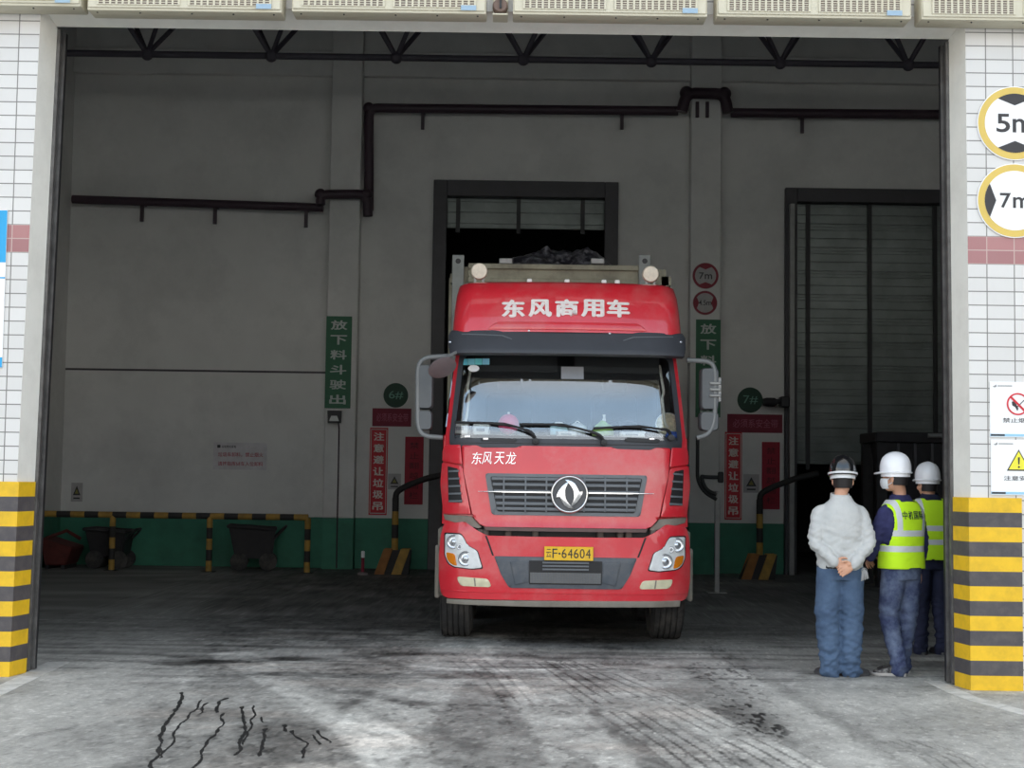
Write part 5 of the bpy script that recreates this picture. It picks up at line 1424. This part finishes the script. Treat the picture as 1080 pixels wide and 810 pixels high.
def helmet(parent, c, R, shell, band=None, tilt=0.0):
    """hard hat: ribbed dome with a rim and a peak towards the face"""
    R = R @ Matrix.Rotation(tilt, 4, 'X'); M = Matrix.Translation(c) @ R
    bm = NB(); rings = []; n = 48
    prof = [(1.0, 0.0), (1.0, .03), (.985, .055), (.93, .085), (.82, .115), (.64, .138), (.42, .153), (.2, .160), (.02, .162)]
    rim = [(1.07, -.012, 1), (1.085, -.004, 1), (1.0, .006, 0)]
    def pt(k, s, z, peak):
        a = 2*PI*k/n; x, y = .112*math.cos(a), .134*math.sin(a)
        pk = max(0, math.sin(a))**3*.045*peak
        ridge = .007*math.exp(-(x*s/.022)**2)*min(1, max(0, (z-.05)/.05)) + .004*(math.exp(-((abs(x*s)-.045)/.012)**2))*min(1, max(0, (z-.07)/.04))
        return M @ Vector((x*s, y*s+pk, z-pk*.25+ridge))
    for s, z, pk in rim[:2]: rings.append([bm.verts.new(pt(k, s, z, pk)) for k in range(n)])
    for s, z in prof: rings.append([bm.verts.new(pt(k, s, z, 0)) for k in range(n)])
    skin(bm, rings, 0, cap=False)
    inner = [[bm.verts.new(pt(k, s, z, p)) for k in range(n)] for s, z, p in ((1.06, -.016, 1), (.97, -.004, 0), (.95, .05, 0), (.78, .11, 0), (.02, .14, 0))]
    skin(bm, [rings[0]]+inner, 0, cap=False)
    h = mk('helmet', bm, shell, parent, 50)
    if band:
        bm = NB(); rr = [[bm.verts.new(pt(k, s, z, p)) for k in range(n)] for s, z, p in ((1.07, -.006, 1), (1.10, -.006, 1), (1.10, .010, 1), (1.05, .010, 1))]
        skin(bm, rr+[rr[0]], 0, cap=False); mk('helmet_rim_band', bm, band, h, 50)
    bm = NB(); rr = [[bm.verts.new(pt(k, s, z, 0)) for k in range(n)] for s, z in ((.90, -.045), (.93, -.045), (.93, -.012), (.90, -.012))]
    skin(bm, rr+[rr[0]], 0, cap=False); mk('helmet_headband', bm, band or shell, h, 50)
    return h
def shoe(bm, ankle, yaw, L=.27, sole=None):
    R = Matrix.Translation((ankle[0], ankle[1], 0)) @ Matrix.Rotation(yaw, 4, 'Z') @ Matrix.Translation((0, .028, 0))
    outl = []
    rings = []
    for y, w, h in ((-.085, .028, .055), (-.07, .036, .075), (-.02, .038, .095), (.03, .040, .085), (.08, .046, .060), (.13, .048, .048), (.165, .038, .038), (.182, .018, .026)):
        rings.append([bm.verts.new(R @ Vector((w*math.copysign(abs(math.cos(a))**.7, math.cos(a)), y, .022+max(0, math.sin(a))**.8*(h-.012) - (0.004 if math.sin(a) < 0 else 0)))) for a in np.linspace(0, 2*PI, 17)[:-1]])
    skin(bm, rings)
    so = []
    for z, g in ((.0005, .98), (.010, 1.04), (.024, 1.03)):
        so.append([bm.verts.new(R @ Vector((x*g, y*g+.0, z))) for x, y in [(w*s, y) for s in (1,) for y, w in ((-.09, .02), (-.075, .038), (-.02, .041), (.05, .045), (.11, .051), (.15, .048), (.18, .028), (.19, .005))] + [(-w, y) for y, w in ((.19, .005), (.18, .028), (.15, .048), (.11, .051), (.05, .045), (-.02, .041), (-.075, .038), (-.09, .02))]])
    skin(bm, so, 1)

def person(name, label, pos, rz, J, look, clothes, pants, shoes_m, helm, band=None, vest=None, vest_text=None, sleeves_to='wrist', mask=False, fold_seed=0.0, extra=None, htilt=.0):
    o = thing(name, label, 'person', (pos[0], pos[1], 0), rz)
    HC = Vector(J['head']); neck = Vector(J['neck'])
    # ---- body: one continuous surface
    b = NB()
    R = head(b, HC, look)
    limb(b, [neck+Vector((0, 0, -.06)), neck+Vector((0, .004, .03)), HC+R.to_3x3() @ Vector((0, -.025, -.05))], [.056, .055, .056], 18)
    loft(b, [(.84, 0, 0, .12, .085), (.95, 0, 0, .155, .105), (1.06, 0, 0, .138, .095), (1.2, 0, 0, .150, .098), (1.30, 0, 0, .158, .094), (1.37, 0, 0, .125, .078), (1.42, 0, 0, .085, .064), (1.46, 0, 0, .055, .052)])
    for s in 'LR':
        limb(b, [J['sh'+s], J['el'+s], J['wr'+s]], [.046, .036, .025], 14)
        hand(b, *J['hand'+s])
        limb(b, [J['hip'+s], J['kn'+s], J['an'+s]], [.078, .05, .036], 14)
        ank = Vector(J['an'+s]); yw = J['foot'+s]; f = Matrix.Rotation(yw, 3, 'Z')
        limb(b, [ank, ank+f @ Vector((0, .05, -.035)), ank+f @ Vector((0, .13, -.052))], [.032, .026, .018], 12)
    b = fuse(b, .0055, 3, 'person_body')
    mk('body', b, M_skin, o, 180)
    # ---- hair
    h = NB(); Rm = R
    rings = []
    for t in np.linspace(0, 1, 9):
        z = -.075+t*.12; sc = .93 + .10*math.sin(t*PI*.6); ring = []
        for a in np.linspace(PI*1.0+.05, 2*PI-.05, 17):
            ring.append(h.verts.new(HC + Rm @ Vector((.083*sc*math.cos(a)*.98, -.012+.104*sc*math.sin(a), z+.012))))
        for a in np.linspace(2*PI-.05, PI+.05, 17):
            ring.append(h.verts.new(HC + Rm @ Vector((.073*sc*math.cos(a)*.98, -.012+.090*sc*math.sin(a), z+.012))))
        rings.append(ring)
    skin(h, rings); mk('hair', h, M_hair, o, 60)
    helmet(o, HC+R.to_3x3() @ Vector((0, -.008, .052)), R, helm, band, htilt)
    if mask:
        m = NB(); rings = []
        for z, g in ((-.095, .86), (-.07, 1.0), (-.035, 1.04), (-.008, .98)):
            rings.append([m.verts.new(HC + R @ Vector((.078*g*math.sin(a), .012+.104*g*math.cos(a)*(1+.05*math.cos(a)), z))) for a in np.linspace(-1.35, 1.35, 15)] + [m.verts.new(HC + R @ Vector((.072*g*math.sin(a), .010+.096*g*math.cos(a), z))) for a in np.linspace(1.35, -1.35, 15)])
        skin(m, rings); mk('face_mask', m, mat('mask_white', (226, 230, 232), .8), o, 60)
        m = NB()
        for s in (-1, 1): tube(m, [HC + R @ Vector((s*.078, .03, -.02)), HC + R @ Vector((s*.086, .0, .008)), HC + R @ Vector((s*.086, -.026, -.01)), HC + R @ Vector((s*.082, -.005, -.045)), HC + R @ Vector((s*.078, .03, -.065))], .003, 6)
        mk('mask_strap', m, mat('mask_white', (226, 230, 232), .8), o, 60)
    # ---- jacket or shirt
    c = NB(); T = J.get('torso') or [(.90, 0, 0, .178, .128), (.97, 0, 0, .186, .132), (1.06, 0, 0, .178, .122), (1.18, 0, 0, .186, .126), (1.29, 0, 0, .200, .126), (1.36, 0, 0, .186, .114), (1.41, 0, .0, .150, .098), (1.455, 0, .004, .105, .080), (1.49, 0, .008, .080, .070)]
    loft(c, T)
    for s in 'LR':
        sh, el, wr = Vector(J['sh'+s]), Vector(J['el'+s]), Vector(J['wr'+s])
        limb(c, [Vector((sh.x*.70, sh.y, sh.z+.018)), sh+Vector((0, 0, -.012)), sh.lerp(el, .5), el, el.lerp(wr, .55), wr], [.056, .066, .063, .057, .052, .044], 18, 4)
    c = fuse(c, .010, 4, 'cloth'); folds(c, J.get('fold', .012), [(J['elL'], .26), (J['elR'], .26), ((0, 0, .98), .25)], fold_seed)
    top = mk('jacket' if vest else 'shirt', c, clothes, o, 180)
    cl = NB(); rings = [[cl.verts.new((rr*math.cos(a), .006+rr*.9*math.sin(a), z+.012*math.sin(a))) for a in np.linspace(0, 2*PI, 29)[:-1]] for rr, z in ((.082, 1.475), (.078, 1.515), (.072, 1.515), (.076, 1.47))]
    skin(cl, rings+[rings[0]], 0, cap=False); mk('collar', cl, clothes, top, 60)
    # ---- trousers
    p = NB(); loft(p, [(.80, 0, 0, .165, .118), (.88, 0, 0, .178, .126), (.95, 0, 0, .176, .124), (1.0, 0, 0, .168, .116)])
    for s in 'LR':
        hp, kn, an = Vector(J['hip'+s]), Vector(J['kn'+s]), Vector(J['an'+s])
        limb(p, [hp+Vector((0, 0, .02)), hp.lerp(kn, .45), kn, kn.lerp(an, .5), an+Vector((0, 0, .03)), an+Vector((0, .005, -.045))], J.get('leg') or [.105, .100, .086, .080, .078, .082], 20, 4)
    p = fuse(p, .010, 4, 'cloth'); folds(p, J.get('fold', .012)*1.05, [(J['anL'], .34), (J['anR'], .34), (J['knL'], .2), (J['knR'], .2), ((0, 0, .82), .15)], fold_seed+3)
    mk('trousers', p, pants, o, 180)
    if J.get('belt'):
        bl_ = NB(); rings = [[bl_.verts.new((rx*math.cos(a), ry*math.sin(a), z)) for a in np.linspace(0, 2*PI, 33)[:-1]] for rx, ry, z in ((.186, .135, .895), (.190, .138, .90), (.190, .138, .93), (.186, .135, .935))]
        skin(bl_, rings+[rings[0]], 0, cap=False); mk('belt', bl_, M_black, o, 60)
    for s in 'LR':
        sb = NB(); shoe(sb, J['an'+s], J['foot'+s]); mk('shoe', sb, shoes_m, o, 50)
    if vest:
        v = NB(); vt_ = [(z, cx, cy, rx+.018, ry+.016) for z, cx, cy, rx, ry in T]
        vt_ = [(.885, 0, 0, T[0][3]+.026, T[0][4]+.026)] + vt_[1:-1]
        loft(v, vt_, 40, 2.5)
        v = fuse(v, .011, 3, 'cloth'); folds(v, .006, [((0, -.1, 1.0), .2)], fold_seed+9)
        kill = [f for f in v.faces if (lambda q: (q.z > 1.10 and abs(q.x) > .176+.10*max(0, (1.24-q.z))+.3*max(0, q.z-1.38)) or q.z < .893 or (q.z > 1.455 and abs(q.x) < .085) or (abs(q.x) < .03 and q.y > .06))(f.calc_center_median())]
        bmesh.ops.delete(v, geom=kill, context='FACES'); bmesh.ops.delete(v, geom=[q for q in v.verts if not q.link_faces], context='VERTS')
        for _ in range(6): bmesh.ops.smooth_vert(v, verts=[q for q in v.verts if q.is_boundary], factor=.5, use_axis_x=True, use_axis_y=True, use_axis_z=True)
        bmesh.ops.recalc_face_normals(v, faces=v.faces)
        bmesh.ops.solidify(v, geom=v.faces[:], thickness=-.004)
        vo = mk('safety_vest', v, vest, o, 180)
        if vest_text:
            tb = NB(); n = len(vest_text)
            import mathutils.bvhtree as bv
            tree = bv.BVHTree.FromPolygons([q.co for q in vo.data.vertices], [tuple(f.vertices) for f in vo.data.polygons])
            def fn(x, z):
                h_ = tree.ray_cast(Vector((x, -1.0, z)), Vector((0, 1, 0))); return (h_[0].y if h_[0] else -.14)
            for k, chh in enumerate(vest_text): text(tb, chh, -.112+k*.059, -.112+k*.059+.047, 1.308, 1.376, -.008, .003, 0, .0, fn=fn)
            mk('back_lettering', tb, mat('navy_print', (24, 52, 60), .6), vo)
    if extra: extra(o)
    return o

def vest_mat(name):
    t = NT(name); q = t.xyz(); ax = t.math('ABSOLUTE', q[0])
    hb = t.math('MAXIMUM', t.between(q[2], 1.165, 1.215), t.between(q[2], 1.035, 1.085))
    vb = t.math('MULTIPLY', t.between(t.math('SUBTRACT', ax, t.math('MULTIPLY', t.math('SUBTRACT', q[2], 1.2), .05)), .105, .150), t.math('GREATER_THAN', q[2], 1.19))
    b = t.math('MAXIMUM', hb, vb)
    col = t.mix(b, lin((200, 246, 30)), lin((206, 210, 212)))
    return t.pbr(col, t.math('SUBTRACT', .8, t.math('MULTIPLY', b, .35)), 0, t.noise(30, 5, .7), .35, .008)
M_vest = vest_mat('high_visibility_fabric')
M_shirt = cloth('pale_grey_work_shirt', (196, 197, 195), (164, 168, 168), 6, .5)
M_trouser = cloth('blue_grey_work_trousers', (84, 104, 130), (58, 74, 98), 4, .8)
M_jean = cloth('washed_blue_jeans', (60, 68, 98), (128, 142, 166), 6, .75)
M_navy = cloth('navy_work_jacket', (58, 60, 100), (36, 38, 62), 4, .7)
M_navyd = cloth('dark_navy_trousers', (46, 50, 72), (30, 32, 48), 4, .7)
M_shoe = mat('dark_work_shoe', (62, 62, 64), .6); M_shoe_sole = mat('grey_sole', (74, 74, 76), .7)
M_snk = mat('black_sneaker', (44, 42, 44), .6, dirt=(200, 196, 190), dscale=22, damt=.6, var=.3); M_snk_sole = mat('pale_sole', (184, 180, 176), .6)
M_helm_w = mat('white_helmet', (244, 245, 248), .25, var=.02, coat=.3)
M_helm_b = mat('black_helmet', (26, 26, 28), .12, var=.3, coat=.8, scale=5)
M_band = mat('silver_band', (220, 222, 224), .3, var=.05)

# worker one: grey shirt, hands clasped behind the back
x, y = ground(886, 713.5)
def keys(o):
    k = NB()
    for i in range(5):
        a = i*.5-1.0; tube(k, [(.165, -.150, .90), (.165+.02*math.sin(a), -.162-.006*i, .87), (.167+.03*math.sin(a), -.162-.004*i, .80+.006*i)], .0055, 6)
    lathe(k, [(.022+.003*math.cos(a), .003*math.sin(a)) for a in np.linspace(0, 2*PI, 7)], Matrix.Translation((.165, -.158, .885)) @ Matrix.Rotation(PI/2, 4, 'X'), 18)
    mk('key_bunch', k, M_galv, o, 50)
J1 = dict(head=(.03, .035, 1.625), neck=(.012, .01, 1.49),
    shL=(-.172, 0, 1.355), elL=(-.226, -.065, 1.11), wrL=(-.085, -.158, .955), shR=(.172, 0, 1.355), elR=(.228, -.065, 1.105), wrR=(.080, -.160, .935),
    handL=((-.085, -.158, .955), (.85, -.12, -.42), (.1, 1, .1), (.5, -.1, .9), .5),
    handR=((.075, -.165, .930), (-.92, -.12, -.50), (.0, -1, -.1), (-.35, 0, .95), .35),
    hipL=(-.088, 0, .86), knL=(-.105, .01, .48), anL=(-.082, .0, .092), hipR=(.088, 0, .86), knR=(.098, .01, .48), anR=(.088, .0, .092),
    footL=.3, footR=-.95, belt=True, fold=.019,
    torso=[(.885, 0, 0, .180, .130), (.95, 0, 0, .192, .138), (1.06, 0, 0, .190, .128), (1.18, 0, 0, .198, .128), (1.29, 0, 0, .202, .126), (1.36, .004, 0, .186, .114), (1.41, .008, .0, .150, .098), (1.455, .01, .004, .105, .080), (1.50, .012, .008, .078, .070)],
    leg=[.108, .106, .098, .092, .088, .086])
person('person', 'person in a pale grey shirt and black helmet, hands clasped behind the back', (x, y), 0.0, J1, -.15, M_shirt, M_trouser, [M_shoe, M_shoe_sole], M_helm_b, M_band, fold_seed=1.0, extra=keys, htilt=-.12)

# worker two: hi-vis vest with lettering, looking left
x, y = ground(951, 712)
J2 = dict(head=(-.055, .02, 1.655), neck=(-.01, .005, 1.505),
    shL=(-.172, .01, 1.365), elL=(-.222, .07, 1.13), wrL=(-.190, .17, .98), shR=(.172, -.0, 1.365), elR=(.215, -.02, 1.12), wrR=(.205, .01, .872),
    handL=((-.190, .17, .98), (.5, .75, -.45), (.2, .1, -.9), (.6, -.2, .5), .6), handR=((.205, .01, .872), (.0, .1, -1), (-1, 0, 0), (0, 1, .1), .4),
    hipL=(-.085, 0, .87), knL=(-.085, .06, .49), anL=(-.062, -.03, .092), hipR=(.085, 0, .87), knR=(.095, .03, .49), anR=(.095, .09, .092),
    footL=.85, footR=.75, fold=.013,
    torso=[(.90, 0, 0, .176, .128), (.97, 0, 0, .184, .132), (1.06, 0, 0, .178, .124), (1.18, 0, 0, .186, .126), (1.30, 0, 0, .202, .126), (1.37, 0, 0, .188, .114), (1.42, 0, .0, .152, .098), (1.465, -.004, .004, .108, .080), (1.51, -.008, .008, .078, .070)],
    leg=[.104, .100, .082, .072, .070, .074])
person('person', 'person in a lettered yellow vest, jeans and white helmet, face turned aside', (x, y), .50, J2, .45, M_navy, M_jean, [M_snk, M_snk_sole], M_helm_w, None, M_vest, '中机国际', mask=True, fold_seed=5.0)

# worker three: plain vest, half behind the door jamb
x, y = ground(982, 690)
J3 = dict(J2); J3.update(head=(-.02, .03, 1.60), shL=(-.172, 0, 1.355), elL=(-.24, .0, 1.12), wrL=(-.20, .12, .93), handL=((-.20, .12, .93), (.1, .5, -.8), (.9, 0, 0), (0, 1, .3), .45),
    hipL=(-.085, 0, .87), knL=(-.09, .02, .48), anL=(-.10, .0, .092), hipR=(.085, 0, .87), knR=(.10, .02, .48), anR=(.11, -.02, .092), footL=.5, footR=.1)
person('person', 'person in a plain yellow vest and white helmet, partly behind the door rail', (x, y), .12, J3, .25, M_navyd, M_navyd, [M_shoe, M_shoe_sole], M_helm_w, None, M_vest, None, fold_seed=8.0)

# ================================================================== LIGHT: overcast sky, filmed through the open doorway
W = bpy.data.worlds.new('overcast_sky'); scene.world = W; W.use_nodes = True
nt = W.node_tree; nt.nodes.clear()
tc = nt.nodes.new('ShaderNodeTexCoord'); sp = nt.nodes.new('ShaderNodeSeparateXYZ'); nt.links.new(tc.outputs['Generated'], sp.inputs[0])
rp = nt.nodes.new('ShaderNodeValToRGB'); nt.links.new(sp.outputs[2], rp.inputs[0])
e = rp.color_ramp.elements
e[0].position = 0.0; e[0].color = (1.84, 1.80, 1.74, 1); e[1].position = 1.0; e[1].color = (.98, .95, .91, 1)
for p, c in ((.24, (1.6, 1.56, 1.48, 1)), (.37, (.74, .98, 1.26, 1)), (.55, (.66, .92, 1.24, 1)), (.75, (.9, .92, .94, 1))):
    q = e.new(p); q.color = c
cn = nt.nodes.new('ShaderNodeTexNoise'); cn.inputs['Scale'].default_value = 2.2; cn.inputs['Detail'].default_value = 5; nt.links.new(tc.outputs['Generated'], cn.inputs['Vector'])
mr = nt.nodes.new('ShaderNodeMapRange'); nt.links.new(cn.outputs['Fac'], mr.inputs[0]); mr.inputs[1].default_value = .35; mr.inputs[2].default_value = .7; mr.inputs[3].default_value = .9; mr.inputs[4].default_value = 1.12
ml = nt.nodes.new('ShaderNodeMath'); ml.operation = 'MULTIPLY'; ml.inputs[1].default_value = SKY; nt.links.new(mr.outputs[0], ml.inputs[0])
bg = nt.nodes.new('ShaderNodeBackground'); nt.links.new(rp.outputs[0], bg.inputs[0]); nt.links.new(ml.outputs[0], bg.inputs[1])
wo = nt.nodes.new('ShaderNodeOutputWorld'); nt.links.new(bg.outputs[0], wo.inputs[0])
scene.cycles.max_bounces = 10; scene.cycles.diffuse_bounces = 6; scene.cycles.glossy_bounces = 5; scene.cycles.transparent_max_bounces = 12
scene.cycles.sample_clamp_indirect = 6.0
vs_ = scene.view_settings; scene.display_settings.display_device = 'sRGB'
vs_.view_transform = 'Standard'; vs_.look = 'None'; vs_.gamma = 1.0; vs_.use_curve_mapping = False; vs_.exposure = EXPO
